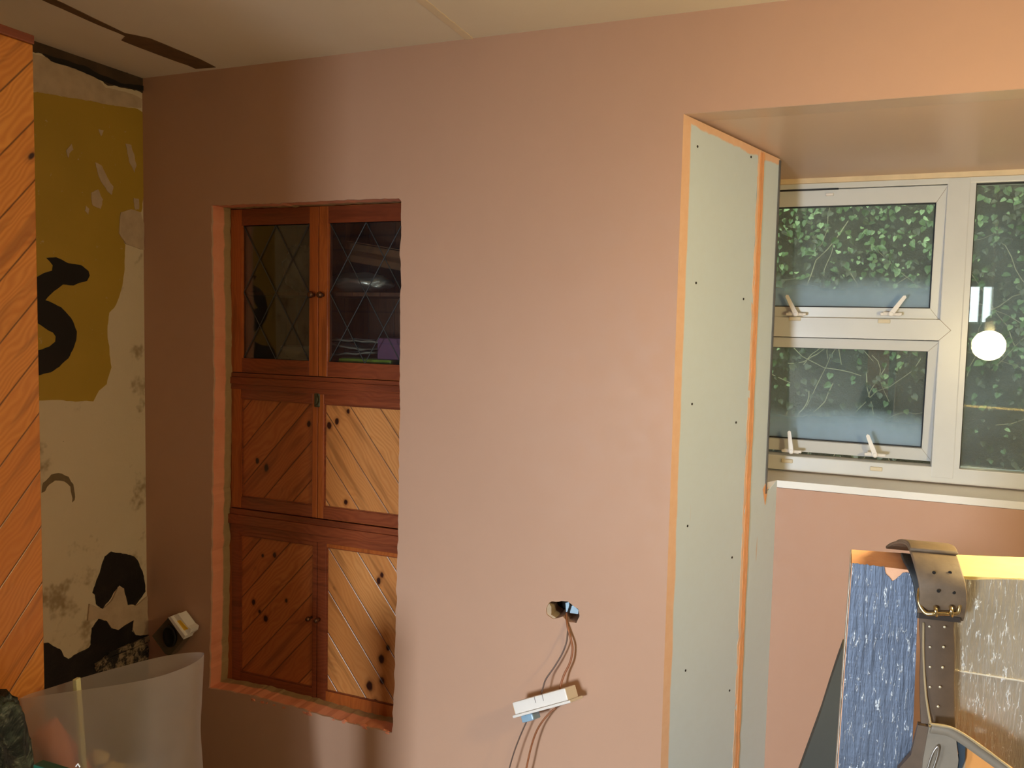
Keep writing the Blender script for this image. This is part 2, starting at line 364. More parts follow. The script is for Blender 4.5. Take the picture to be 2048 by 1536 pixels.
# floor, ceiling, other walls
_b = NB('bare_concrete_floor'); _b.set(_b.mix(_b.noise(scale=3, detail=6), (120, 108, 94), (146, 132, 116)), .8)
struct('floor', B((ROOM_L-.1, ROOM_B-.1, -.1), (ROOM_R+.1, DW+.25, 0)), _b.m)
struct('ceiling', B((ROOM_L-.1, ROOM_B-.1, CEIL), (ROOM_R+.1, D+.09, CEIL+.1)), MCEIL)
M_ROOM = plain('room_plaster', (214, 204, 190), .8, var=.06, scale=4)
struct('wall_right', B((ROOM_R, ROOM_B, 0), (ROOM_R+.1, D+.088, CEIL)), M_ROOM)
struct('wall_shade_block', B((ROOM_L+.002, .12, 0), (-1.38, .60, CEIL)), plain('shade_block_plaster', (176, 146, 120), .8, var=.06, scale=4))  # unseen block added to shade the left end of the front wall
# back wall with a window (seen only as a reflection in the panes)
bw0 = px(1934, 566, 1, 2*(DW+.03)-ROOM_B); bw1 = px(1992, 642, 1, 2*(DW+.03)-ROOM_B)
bx0, bx1, bz1, bz0 = bw0.x, bw1.x+.0, bw0.z+.0, bw1.z-.04
struct('wall_back', poly([[Vector((ROOM_L-.1, ROOM_B, 0)), Vector((ROOM_R+.1, ROOM_B, 0)), Vector((ROOM_R+.1, ROOM_B, CEIL)), Vector((ROOM_L-.1, ROOM_B, CEIL))], [Vector((bx0, ROOM_B, bz0)), Vector((bx1, ROOM_B, bz0)), Vector((bx1, ROOM_B, bz1)), Vector((bx0, ROOM_B, bz1))]], (0, -.1, 0)), M_ROOM)
fb = bmesh.new()
for a, b_ in (((bx0, bz0), (bx1, bz0+.03)), ((bx0, bz1-.03), (bx1, bz1)), ((bx0, bz0), (bx0+.03, bz1)), ((bx1-.03, bz0), (bx1, bz1)), (((bx0+bx1)/2-.015, bz0), ((bx0+bx1)/2+.015, bz1))):
    box(fb, (a[0], ROOM_B-.07, a[1]), (b_[0], ROOM_B-.03, b_[1]))
struct('window_2', fb, M_UPVC)
dr = struct('door_1', ring(-1.45, -.65, 0, 2.0, (.12, .12, .25, .12), ROOM_B+.0, ROOM_B+.04), M_UPVC)
link('door_handle', (lambda bm: tube(bm, [(-.71, ROOM_B+.05, 1.0), (-.71, ROOM_B+.09, 1.0), (-.83, ROOM_B+.09, 1.0)], .009, 8))(bmesh.new()), M_NICKEL, dr)
# left wall: alcove wall with an opening for the daylight window near the camera
def mat_old_wall():
    b = NB('stripped_old_plaster'); P = b.pos
    f = b.noise(scale=3, detail=6, rough=.65); g = b.noise(scale=22, detail=6, rough=.7); st = b.noise(scale=7, detail=4, rough=.7)
    c = b.mix(f, (200, 184, 154), (220, 204, 176)); c = b.mix(b.step(st, .56, .72), c, (140, 120, 88)); c = b.mix(b.math('MULTIPLY', g, .35), c, (206, 184, 152))
    c = b.mix(b.step(b.noise(scale=30, detail=4, rough=.8), .70, .74), c, (96, 78, 56))
    b.set(c, .85); b.bump(g, .5, .004); return b.m
M_OLD = mat_old_wall()
LW = [Vector((ROOM_L, y, z)) for y, z in ((ROOM_B, 0), (D+.088, 0), (D+.088, CEIL), (ROOM_B, CEIL))]
LO = [Vector((ROOM_L, y, z)) for y, z in ((-1.7, .1), (-.5, .1), (-.5, 1.94), (-1.7, 1.94))]
wl_ = struct('wall_left', poly([LW, LO], (-.1, 0, 0)), M_OLD)
fb = bmesh.new()
for a, c_ in (((-1.7, .1), (-.5, .15)), ((-1.7, 1.89), (-.5, 1.94)), ((-1.7, .1), (-1.65, 1.94)), ((-.55, .1), (-.5, 1.94))):
    box(fb, (ROOM_L-.05, a[0], a[1]), (ROOM_L, c_[0], c_[1]))
struct('window_3', fb, M_UPVC)

# marks on the alcove wall (real layers of paint, tar and render)
def wallpatch(name, pts, mat, t=.0016, seed=1, amp=.003, step=.012, off=0, label=None):
    P = rough([px(x, y, 0, ROOM_L+off) for x, y in pts], step, amp, seed)
    for p in P: p.x = ROOM_L+off
    o = link(name, poly([P], (t, 0, 0)), mat, wl_)
    if label: o['label'] = label
    return o
_b = NB('ochre_paint'); _g = _b.noise(scale=5, detail=4); _h = _b.noise(scale=34, detail=5, rough=.75)
_c = _b.mix(_g, (160, 130, 34), (182, 146, 46)); _c = _b.mix(_b.step(_h, .66, .70), _c, (184, 160, 112)); _b.set(_c, .55); _b.bump(_h, .25, .002); M_OCHRE = _b.m
_b = NB('black_bitumen'); _g = _b.noise(scale=14, detail=6, rough=.7); _b.set(_b.mix(_b.step(_g, .5, .75), (16, 13, 12), (40, 34, 28)), .5); _b.bump(_g, .6, .006); M_TAR = _b.m
_b = NB('mouldy_render'); _g = _b.noise(scale=20, detail=6, rough=.75); _b.set(_b.mix(_b.step(_g, .44, .56), (30, 26, 22), (150, 128, 100)), .8); _b.bump(_g, .8, .008); M_RENDER = _b.m
M_PALE = plain('pale_filler', (190, 166, 138), .8, var=.14, scale=26, bump=.4)
M_BLKPAINT = plain('black_paint', (18, 16, 15), .45, var=.2, scale=30, bump=.1)
wallpatch('paint_patch', [(20, 178), (76, 184), (120, 192), (165, 199), (215, 210), (275, 218), (284, 224), (288, 300), (286, 400), (282, 424), (262, 426), (243, 440), (238, 462), (250, 490), (248, 545), (242, 580), (232, 610), (218, 626), (214, 660), (218, 700), (222, 735), (212, 768), (197, 782), (186, 802), (150, 803), (110, 800), (75, 801), (20, 790)], M_OCHRE, .0016, 2, .003, label='ochre yellow old paint')
sp = [(275, 105), (330, 103), (400, 135), (480, 150), (520, 180), (527, 210), (515, 245), (480, 250), (430, 268), (370, 262), (320, 300), (268, 355), (310, 370), (360, 395), (400, 440), (430, 480), (452, 540), (450, 590), (430, 650), (400, 700), (350, 750), (300, 780), (240, 795), (160, 815), (90, 800), (60, 770), (80, 700), (140, 668), (190, 657), (250, 645), (290, 630), (325, 600), (328, 570), (310, 545), (270, 525), (225, 490), (180, 450), (160, 400), (165, 320), (190, 250), (215, 220), (260, 195), (305, 180), (310, 150)]
wallpatch('painted_letter', [(x/2.953, 480+y/2.953) for x, y in sp], M_BLKPAINT, .0012, 4, .0022, .01, off=.0018, label='hand painted black letter S')
z3 = lambda L: [(x/3.16, 1050+y/3.16) for x, y in L]
wallpatch('tar_patch', z3([(700, 170), (760, 175), (850, 200), (875, 245), (905, 320), (915, 420), (890, 450), (850, 510), (800, 500), (780, 400), (750, 385), (710, 430), (690, 470), (640, 530), (605, 500), (600, 440), (580, 430), (610, 350), (640, 270), (660, 200)]), M_TAR, .004, 5, .003, .008)
wallpatch('tar_patch', z3([(150, 720), (225, 735), (300, 745), (380, 790), (400, 830), (430, 845), (470, 820), (530, 790), (570, 760), (580, 650), (625, 590), (670, 610), (700, 650), (740, 660), (800, 620), (840, 600), (830, 670), (860, 700), (900, 680), (925, 690), (935, 1000), (930, 1500), (150, 1500)]), M_TAR, .004, 6, .004, .008)
wallpatch('rough_render', z3([(560, 500), (610, 520), (640, 530), (700, 480), (740, 390), (775, 400), (800, 505), (850, 512), (925, 450), (932, 690), (880, 700), (850, 690), (830, 660), (840, 600), (800, 620), (740, 660), (700, 650), (670, 610), (625, 590), (550, 600)]), M_PALE, .006, 7, .003, .01)
wallpatch('render_ridge', z3([(640, 850), (680, 800), (740, 780), (800, 750), (870, 725), (925, 700), (930, 730), (860, 760), (780, 790), (700, 815), (660, 850), (600, 900), (590, 870)]), M_RENDER, .012, 8, .003, .01)
wallpatch('rough_render', z3([(590, 900), (700, 830), (800, 790), (925, 740), (930, 860), (780, 890), (600, 930)]), M_RENDER, .008, 9, .004, .01)
wallpatch('pale_filler', [(240, 425), (262, 418), (280, 424), (287, 450), (287, 500), (268, 494), (250, 488), (236, 465)], M_PALE, .004, 10, .003)
for i, pp in enumerate(([(250, 285), (262, 290), (272, 330), (268, 345), (258, 325)], [(190, 325), (200, 330), (212, 350), (226, 375), (222, 390), (205, 370), (196, 350)], [(180, 385), (196, 378), (204, 400), (200, 418), (184, 412)], [(132, 300), (142, 286), (146, 300), (136, 316)], [(170, 410), (178, 418), (176, 428), (168, 420)], [(196, 258), (206, 262), (202, 272)], [(266, 395), (276, 398), (278, 420), (268, 418)])):
    wallpatch('pale_scrape', pp, M_PALE, .0022, 20+i, .004, .006, off=.001)
wallpatch('dark_stain', [(82, 985), (88, 965), (102, 950), (118, 946), (136, 952), (146, 968), (150, 1000), (144, 1004), (140, 975), (130, 962), (110, 960), (98, 968), (90, 982)], plain('grey_brown_stain', (118, 100, 72), .8, var=.2), .001, 31, .005, .01)
wallpatch('pale_plaster_band', [(40, 100), (80, 112), (140, 130), (185, 145), (210, 175), (250, 183), (284, 198), (282, 216), (230, 212), (165, 199), (76, 184), (40, 176)], M_PALE, .002, 11, .003)
wallpatch('missing_plaster', [(20, 62), (80, 85), (160, 108), (230, 132), (287, 150), (286, 186), (262, 178), (210, 168), (196, 150), (160, 138), (110, 122), (84, 110), (20, 92)], plain('dark_rubble', (72, 54, 36), .95, var=.45, scale=16, bump=.8), .003, 12, .006)
wallpatch('dark_crack', [(84, 108), (120, 118), (170, 134), (200, 150), (240, 166), (286, 172), (286, 182), (230, 172), (195, 158), (150, 138), (100, 122)], M_DARK, .006, 13, .003)
wallpatch('dark_crack', [(150, 92), (200, 106), (240, 122), (288, 138), (288, 158), (240, 140), (200, 124)], M_DARK, .006, 14, .004)

# ceiling details
def cpatch(name, pts, mat, t=.003, seed=1, amp=.002, kind='trim'):
    P = rough([px(x, y, 2, CEIL) for x, y in pts], .03, amp, seed)
    for p in P: p.z = CEIL
    return link(name, poly([P], (0, 0, -t)), mat, bpy.data.objects['ceiling'])
cpatch('joint_tape', [(818, -12), (846, -6), (946, 76), (936, 82)], plain('cream_joint_tape', (226, 206, 178), .7, var=.05), .002)
M_LATH = plain('exposed_brown_lath', (104, 74, 44), .9, var=.25, bump=.3)
cpatch('exposed_strip', [(60, -22), (110, -2), (250, 66), (300, 76), (400, 118), (432, 134), (392, 137), (376, 130), (330, 114), (262, 88), (243, 80), (252, 72), (180, 42), (60, -12)], M_LATH, .0015, 4)
# a torn plaster edge round the cupboard opening
M_PINKP = plain('bright_pink_broken_plaster', (224, 138, 100), .8, var=.16, scale=30, bump=.6)
sb = poly([rough([px(x, y, 1, D) for x, y in ((438, 1374), (470, 1384), (540, 1402), (620, 1424), (700, 1448), (785, 1469), (785, 1474), (760, 1470), (640, 1440), (520, 1408), (440, 1386))], .01, .004, 8)], (0, .0, 0))
sb.free()
bm = bmesh.new()
for i in range(150):
    t = random.random(); x = 446+t*338; y = 1383+t*84
    p = px(x, y, 1, D+random.random()**1.5*.07+.004); r = .003+random.random()*.007
    res = bmesh.ops.create_icosphere(bm, subdivisions=1, radius=r)
    sc = Vector((1+random.random(), 1, .5+random.random()*.5))
    zf = opn[0].z
    for v in res['verts']: v.co = Vector((v.co.x*sc.x, v.co.y*sc.y, v.co.z*sc.z))*(1+.5*noise.noise(v.co*300+p*9))+p
link('plaster_rubble', bm, M_PINKP, bpy.data.objects['wall_front'])['kind'] = 'stuff'

# ------------------------------------------------------------------ pine cladding box at the left
CLX = -1.75
e0 = px(66, 100, 0, CLX); ctop = px(60, 88, 0, CLX).z
cl = thing('pine_clad_cupboard', 'diagonally boarded varnished pine cladding at the left edge, hiding part of the S', 'wood panelling', (CLX, 1.25, 0))
link('boarded_front', B((CLX-.022, 1.1, 0), (CLX, e0.y, ctop), bev=.002), PINE_CLAD, cl)
link('side_panel', B((ROOM_L+.008, e0.y-.02, 0), (CLX-.022, e0.y-.002, ctop)), PINE_CLAD, cl)
link('side_panel', B((ROOM_L+.008, 1.1, 0), (CLX-.022, 1.12, ctop)), PINE_CLAD, cl)
link('top_board', B((ROOM_L+.008, 1.1, ctop), (CLX+.006, e0.y, ctop+.02), bev=.003), RAIL, cl)

# ------------------------------------------------------------------ built-in cupboard
DC = D+.09
cx = lambda x, y=900: px(x, y, 1, DC).x
cz = lambda y, x=560: px(x, y, 1, DC).z
XL, XM, = px(459, 900, 1, DC).x, px(637, 900, 1, DC).x
XR = XM+(XM-XL)+.004
ZT, Z1, Z2, ZB = cz(411), px(560, 762, 1, DC).z, px(560, 1040, 1, DC).z, px(560, 1392, 1, DC).z-.02
cup = thing('built_in_cupboard', 'tall pine cupboard set in the rough plaster opening, leaded glass above boarded doors', 'cupboard', ((XL+XR)/2, DC+.15, ZB))
DEP = .30
link('back_panel', B((XL-.01, DC+DEP-.01, ZB-.01), (XR+.01, DC+DEP, ZT+.01)), INSIDE, cup)
for a, b in ((XL-.01, XL+.008), (XR-.008, XR+.01)): link('side_panel', B((a, DC+.026, ZB-.01), (b, DC+DEP-.011, ZT+.01)), INSIDE, cup)
for a, b in ((ZT-.01, ZT+.01), (ZB-.01, ZB+.01), (Z1+.040, Z1+.058), (Z2-.01, Z2+.008)): link('shelf', B((XL+.009, DC+.028, a), (XR-.009, DC+DEP-.011, b)), INSIDE, cup)
link('face_frame', ring(XL-.012, XR+.012, ZB-.02, ZT+.012, (.022, .022, .03, .018), DC-.001, DC+.025), STILE, cup)
link('top_rail', B((XL+.010, DC-.003, ZT-.006), (XR-.01, DC+.01, ZT+.012)), RAIL, cup)
SHZ = px(560, 585, 1, DC+.1).z
link('shelf', B((XL+.008, DC+.035, SHZ-.012), (XR-.008, DC+DEP-.012, SHZ), bev=.001), INSIDE, cup)
# mouldings between the tiers
def ledge(z, h, out, left):
    bm = bmesh.new(); box(bm, (left, DC-out, z-h*.5), (XR+.012, DC+.02, z+h*.12), bev=.002); box(bm, (left+.012, DC-out*.55, z-h), (XR+.012, DC+.02, z-h*.5), bev=.002); box(bm, (left+.012, DC-out*.6, z+h*.12), (XR+.012, DC+.02, z+h*.5), bev=.002)
    return link('ledge_moulding', bm, RAIL, cup)
ledge(Z1+.002, .036, .014, XL-.018); ledge(Z2-.004, .05, .014, XL-.004)
link('plinth', B((XL-.01, DC-.014, ZB-.02), (XR+.012, DC+.02, ZB+.022), bev=.002), RAIL, cup)
def frame_door(x0, x1, z0, z1, sw, tr, br, name='door', stile=STILE, rail=RAIL):
    d = link(name, ring(x0, x1, z0, z1, (sw[0], sw[1], br, tr), DC-.003, DC+.018), stile, cup)
    for a, b in ((z0+.001, z0+br), (z1-tr, z1-.001)): link('door_rail', B((x0+sw[0], DC-.0042, a), (x1-sw[1], DC+.010, b), bev=.001), rail, d)
    for a, b in ((x0, x0+sw[0]), (x1-sw[1], x1)): link('door_stile', B((a+.0005, DC-.0048, z0), (b-.0005, DC+.010, z1), bev=.0012), stile, d)
    return d
def place(bm, name, mat, par, smooth=False): return link(name, bm, mat, par, smooth)
G_CUP = glass('cupboard_glass', (.86, .88, .86), 1.2, haze=.03)
def knob(par, x, z, r=.0105, mat=M_BRASS):
    bm = bmesh.new(); lathe(bm, [(r*.55, 0), (r*.5, .006), (r*.5, .010), (r*.95, .014), (r, .019), (r*.8, .0245), (r*.3, .0265)], (x, DC-.004, z), (0, -1, 0), 20); link('knob', bm, mat, par, True)
zt_, zb_ = ZT-.008, Z1+.022
doors = []
for side, (x0, x1) in enumerate(((XL+.012, XM-.001), (XM+.001, XR-.012))):
    sw = (.044, .034) if side == 0 else (.034, .044)
    d = frame_door(x0, x1, zb_, zt_, sw, .052, .047, 'glazed_door')
    gx0, gx1, gz0, gz1 = x0+sw[0], x1-sw[1], zb_+.047, zt_-.052
    link('glass_pane', B((gx0-.002, DC+.006, gz0-.002), (gx1+.002, DC+.009, gz1+.002)), G_CUP, d)
    bm = bmesh.new(); w, h = gx1-gx0, gz1-gz0; per = w/2.06; k = (h/2.0)/per; xc_ = (gx0+gx1)/2-.004
    for sgn in (1, -1):
        for i in range(-14, 16):
            # line x = gx0 + i*per + sgn*(z-gz0)/k, clipped to the pane
            xa = xc_+i*per-sgn*h/k; f = lambda z: xa+sgn*(z-gz0)/k
            zs = sorted([gz0, gz1, gz0+sgn*(gx0-xa)*k, gz0+sgn*(gx1-xa)*k]); zs = [z for z in zs if gz0-1e-6 <= z <= gz1+1e-6 and gx0-1e-4 <= f(z) <= gx1+1e-4]
            if len(zs) >= 2 and zs[-1]-zs[0] > .01: tube(bm, [(f(zs[0]), DC+.0055, zs[0]), (f(zs[-1]), DC+.0055, zs[-1])], .0016, 6)
    link('lead_lattice', bm, M_LEAD, d)
    knob(d, x1-.016 if side == 0 else x0+.016, px(637, 590, 1, DC).z)
    doors.append(d)
# middle tier: the left door and right door boarded on opposite diagonals
zt_, zb_ = Z1-.022, Z2+.024
for side, (x0, x1, mat) in enumerate(((XL+.012, XM-.001, PINE_L), (XM+.001, XR-.012, PINE_R))):
    sw = (.040, .020) if side == 0 else (.022, .040)
    d = frame_door(x0, x1, zb_, zt_, sw, .042, .038, 'boarded_door')
    link('boarded_panel', B((x0+sw[0]-.001, DC+.004, zb_+.037), (x1-sw[1]+.001, DC+.014, zt_-.041)), mat, d)
    bm = ring(x0+sw[0], x1-sw[1], zb_+.038, zt_-.042, (.003,)*4, DC-.001, DC+.006)
    link('panel_beading', bm, RAIL, d)
    if side == 0:
        bm = bmesh.new(); kz = px(636, 800, 1, DC).z
        box(bm, (XM-.012, DC-.008, kz-.022), (XM+.008, DC-.004, kz+.024), bev=.003); tube(bm, spline([(XM-.002, DC-.010, kz+.018), (XM+.006, DC-.016, kz+.008), (XM+.004, DC-.016, kz-.008), (XM-.006, DC-.012, kz-.016)], 6), .0028, 8)
        link('latch', bm, plain('tarnished_latch', (92, 88, 60), .45, .7), d, True)
# bottom tier
zt_, zb_ = Z2-.032, ZB+.024
for side, (x0, x1, mat) in enumerate(((XL+.012, XM-.001, PINE_L), (XM+.001, XR-.012, PINE_R))):
    sw = (.034, .016) if side == 0 else (.034, .040)
    d = frame_door(x0, x1, zb_, zt_, sw, .034, .05, 'boarded_door', RAIL, RAIL if side == 0 else STILE)
    link('boarded_panel', B((x0+sw[0]-.001, DC+.003, zb_+.049), (x1-sw[1]+.001, DC+.014, zt_-.033)), mat, d)
    bm = ring(x0+sw[0], x1-sw[1], zb_+.05, zt_-.034, (.003,)*4, DC-.001, DC+.006)
    link('panel_beading', bm, RAIL, d)
    knob(d, x1-.020 if side == 0 else x0+.010, px(630, 1235, 1, DC).z, .008)

# things stored behind the leaded glass
def blob(name, label, cat, c, s, mat, amp=.25, fr=9, sub=4, seed=0, flat=None):
    bm = bmesh.new(); bmesh.ops.create_icosphere(bm, subdivisions=sub, radius=1)
    for v in bm.verts:
        p = v.co.copy(); n = noise.fractal(p*fr*.25+Vector((seed, seed, 0)), .8, 2.2, 4)
        q = p*(1+amp*n); q = Vector((q.x*s[0], q.y*s[1], max(-1 if flat is None else flat, q.z)*s[2])); v.co = q+Vector(c)
    return tag(link(name, bm, mat, smooth=True), label, cat)
M_POLY = plain('crumpled_grey_plastic', (120, 116, 112), .3, var=.25, scale=20, bump=.6)
M_FOIL = plain('silver_foil', (200, 196, 188), .28, .85, var=.1, scale=30, bump=.8)
M_CARD = plain('brown_cardboard', (128, 86, 52), .8, var=.1)
M_PAPER = plain('grey_white_paper', (168, 160, 146), .8, var=.12)
M_PURPLE = plain('purple_card', (120, 72, 108), .6); M_LIME = plain('lime_green_wrapper', (140, 160, 50), .35, var=.25, scale=40)
Yc = DC+.10
p = px(592, 545, 1, Yc); blob('crumpled_bag', 'grey crumpled plastic bag on the upper shelf of the cupboard, left of the knobs', 'bag', (p.x, Yc+.03, SHZ+.078), (.055, .06, .077), M_POLY, .22, 12, seed=1)
p = px(715, 575, 1, Yc); blob('foil_parcel', 'shiny silver foil parcel lying on the upper cupboard shelf', 'foil parcel', (p.x, Yc, SHZ+.031), (.125, .055, .034), M_FOIL, .12, 8, seed=4, flat=-.9)
t0 = px(700, 512, 1, Yc+.02)
bm = bmesh.new(); M4 = Matrix.Translation((t0.x+.085, Yc+.09, SHZ+.118)) @ Matrix.Rotation(math.radians(9), 4, 'Y')
box(bm, (-.12, -.05, -.03), (.12, .05, .03), M4, bev=.002)
cbx = thing('cardboard_box', 'brown cardboard box tilted on top of the foil parcel', 'box', (t0.x+.085, Yc+.09, SHZ+.118))
link('box_body', bm, M_CARD, cbx)
bm = bmesh.new(); box(bm, (-.12, -.052, .029), (.12, .006, .032), M4 @ Matrix.Rotation(math.radians(-4), 4, 'X')); link('box_flap', bm, M_CARD, cbx)
bm = bmesh.new(); box(bm, (-.118, -.0515, -.008), (.118, -.0502, .008), M4); link('packing_tape', bm, plain('brown_tape', (96, 62, 34), .3), cbx)
# lower compartment
base = Z1+.0585
pb = px(600, 690, 1, Yc)
bm = bmesh.new()
lathe(bm, [(.035, 0), (.05, .012), (.075, .034), (.078, .05), (.074, .05), (.048, .016), (.033, .006)], (pb.x+.005, Yc+.02, base+.001), (0, 0, 1), 28)
tag(link('bowl', bm, M_PAPER, smooth=True), 'pale grey bowl at the bottom left behind the leaded glass', 'bowl')
for i, (x, a, h, lab) in enumerate(((705, 6, .0, 'lowest grey white envelope in the loose pile behind the right glazed door'), (700, -9, .014, 'crooked grey white envelope in the middle of the loose pile in the cupboard'), (716, 14, .026, 'topmost tilted grey white envelope of the pile beside the purple box'))):
    h *= 1.6; c = px(x, 700, 1, Yc); M4 = Matrix.Translation((c.x, Yc+.03, base+.032+h)) @ Matrix.Rotation(math.radians(a), 4, 'Z') @ Matrix.Rotation(math.radians((-4, 5, 2)[i]), 4, 'Y')
    bm = bmesh.new(); bmesh.ops.create_grid(bm, x_segments=12, y_segments=8, size=.5)
    for v in bm.verts: v.co = M4 @ Vector((v.co.x*.17, v.co.y*.11, .006*noise.noise(v.co*5+Vector((i*3, 0, 0)))))
    r = bmesh.ops.extrude_face_region(bm, geom=bm.faces[:]); bmesh.ops.translate(bm, verts=[g for g in r['geom'] if isinstance(g, bmesh.types.BMVert)], vec=(0, 0, .004))
    e = thing('envelope', lab, 'envelope', (c.x, Yc+.03, base+.032+h), 'loose envelopes in the cupboard')
    link('paper', bm, M_PAPER, e, True)
    bm = bmesh.new(); poly([[M4 @ Vector(q) for q in ((-.03, -.04, .0075), (.05, -.04, .0075), (.05, -.01, .0075), (-.03, -.01, .0075))]], M4.to_3x3() @ Vector((0, 0, .0008)), bm); link('address_window', bm, M_POLY, e)
lm = px(725, 732, 1, DC+.05)
bm = bmesh.new(); box(bm, (lm.x-.085, DC+.04, base), (lm.x+.11, DC+.13, base+.022), bev=.008); tag(link('wrapper_packet', bm, M_LIME, smooth=False), 'lime green packet lying flat behind the right leaded pane', 'packet')
pp = px(788, 700, 1, Yc)
bm = bmesh.new(); box(bm, (pp.x-.03, DC+.05, base+.0225), (pp.x+.05, DC+.17, base+.088), bev=.003); tag(link('purple_carton', bm, M_PURPLE), 'small purple carton at the right of the lower cupboard compartment', 'carton')

# ------------------------------------------------------------------ window
def wx(x, y): return px(x, y, 1, DW).x
def wz(y, x): return px(x, y, 1, DW).z
FL, FR = -.44, 1.42                                   # whole frame, left part hidden behind the reveal
win = bpy.data.objects.new('window_1', None); COL.objects.link(win); win.location = ((FL+FR)/2, DW, WZ0); win['kind'] = 'structure'
mx0, mx1 = wx(1879, 650), wx(1925, 650)               # mullion
fz0, fz1 = WZ0, wz(372, 1720)
tz0, tz1 = wz(677, 1720), wz(637, 1720)               # transom
bot = wz(921, 1700)                                   # top of the bottom rail
fx1 = wx(1936, 650)
bm = bmesh.new()
Y0, Y1 = DW, DW+.065
box(bm, (FL, Y0, fz0), (FR, Y1, bot), bev=.003); box(bm, (FL, Y0, fz1-.004), (FR, Y1, SOF1+.008), bev=.003)
box(bm, (FL, Y0+.001, fz0+.01), (FL+.06, Y1-.001, fz1), bev=.003); box(bm, (FR-.06, Y0+.001, fz0+.01), (FR, Y1-.001, fz1), bev=.003)
link('outer_frame', bm, M_UPVC, win)
zlo = bot-.002; zhi = fz1+.002
link('mullion', B((mx0, Y0-.0008, zlo-.03), (mx1, Y1-.001, zhi+.01), bev=.003), M_UPVC, win)
# transom with its pointed end let into the mullion
ptx = wx(1902, 656); zc = (tz0+tz1)/2
link('transom', poly([[Vector((FL+.05, Y0-.0018, tz0)), Vector((mx0, Y0-.0018, tz0)), Vector((ptx, Y0-.0018, zc)), Vector((mx0, Y0-.0018, tz1)), Vector((FL+.05, Y0-.0018, tz1))]], (0, .06, 0)), M_UPVC, win)
bm = bmesh.new()
for a, b_ in (((mx0, tz1), (ptx, zc)), ((mx0, tz0), (ptx, zc))): tube(bm, [(a[0], Y0-.0018, a[1]), (b_[0], Y0-.0018, b_[1])], .0006, 4)
M_JOINT = plain('grey_joint', (176, 166, 152), .6); link('joint_line', bm, plain('brown_joint', (150, 132, 112), .6), win)
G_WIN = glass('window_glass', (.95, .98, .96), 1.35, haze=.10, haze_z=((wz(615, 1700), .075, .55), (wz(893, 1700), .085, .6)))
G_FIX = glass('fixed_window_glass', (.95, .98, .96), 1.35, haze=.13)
def casement(z0, z1, tilt, gx1p, gz0, gz1):
    """top-hung sash, bottom pushed out by tilt metres"""
    x0, x1 = FL+.045, mx0+.004; h = z1-z0; A = math.atan2(tilt, h)
    M4 = Matrix.Translation((0, Y0+.012, z1)) @ Matrix.Rotation(A, 4, 'X') @ Matrix.Translation((0, -(Y0+.012), -z1))
    bm = bmesh.new(); ya, yb = Y0+.006, Y0+.062; gx0 = x0+.075
    ring(x0, x1, z0, z1, (gx0-x0, x1-gx1p, gz0-z0, z1-gz1), ya, yb, bm)
    es = [e for e in bm.edges if all(v.co.y < ya+1e-4 for v in e.verts) and len(e.link_faces) == 2 and abs(e.calc_face_angle(0)) > .5]
    bmesh.ops.bevel(bm, geom=es, offset=.004, segments=2, affect='EDGES'); bmesh.ops.transform(bm, matrix=M4, verts=bm.verts)
    s = link('casement', bm, M_UPVC, win)
    bm = bmesh.new(); ring(gx0-.001, gx1p+.001, gz0-.001, gz1+.001, (.004,)*4, ya+.012, ya+.034, bm); bmesh.ops.transform(bm, matrix=M4, verts=bm.verts)
    link('gasket', bm, M_BLACK, s)
    bm = bmesh.new()
    for q in ((gx0, gz0, gx0-.03, gz0-.03), (gx0, gz1, gx0-.03, gz1+.03), (gx1p, gz0, x1-.004, z0+.004), (gx1p, gz1, x1-.004, z1-.004)):
        tube(bm, [M4 @ Vector((q[0], ya-.0002, q[1])), M4 @ Vector((q[2], ya-.0002, q[3]))], .0006, 4)
    link('mitre_line', bm, M_JOINT, s)
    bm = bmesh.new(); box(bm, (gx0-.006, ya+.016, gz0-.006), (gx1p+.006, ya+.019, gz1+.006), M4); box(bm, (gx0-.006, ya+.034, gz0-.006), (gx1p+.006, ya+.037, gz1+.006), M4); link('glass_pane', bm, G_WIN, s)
    return s, M4
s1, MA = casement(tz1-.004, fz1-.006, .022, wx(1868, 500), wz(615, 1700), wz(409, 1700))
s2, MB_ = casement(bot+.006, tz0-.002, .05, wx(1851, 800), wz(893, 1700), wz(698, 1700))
def handle(par, x, z, tilt):
    bm = bmesh.new(); y = Y0-.002
    tube(bm, [(x-.022, y, z+.002), (x+.022, y, z-.002)], .0055, 10); box(bm, (x-.030, y-.004, z-.005), (x+.030, y+.010, z+.004), bev=.003)
    d = Vector((math.sin(tilt), 0, math.cos(tilt))); b0 = Vector((x, y-.012, z)); n = Vector((d.z, 0, -d.x))
    P = [b0-n*.007, b0+n*.007, b0+d*.062+n*.005, b0+d*.066, b0+d*.062-n*.005]
    poly([P], (0, .007, 0), bm); lathe(bm, [(.008, 0), (.008, .012), (.005, .014)], (x, y+.001, z), (0, -1, 0), 14)
    link('handle', bm, M_WHITEPL, par)
for x, y, t, par in ((1592, 628, -27, s1), (1782, 628, 34, s1), (1583, 902, -8, s2), (1750, 909, -22, s2)):
    p = px(x, y, 1, Y0); handle(par, p.x, p.z, math.radians(t))
M_KEEP = plain('cream_striker', (214, 200, 172), .5)
for x, y in ((1590, 637), (1768, 642), (1574, 921), (1752, 937)):
    p = px(x, y, 1, Y0); link('striker_plate', B((p.x-.017, Y0-.007, p.z-.007), (p.x+.017, Y0+.002, p.z+.005), bev=.002), M_KEEP, win)
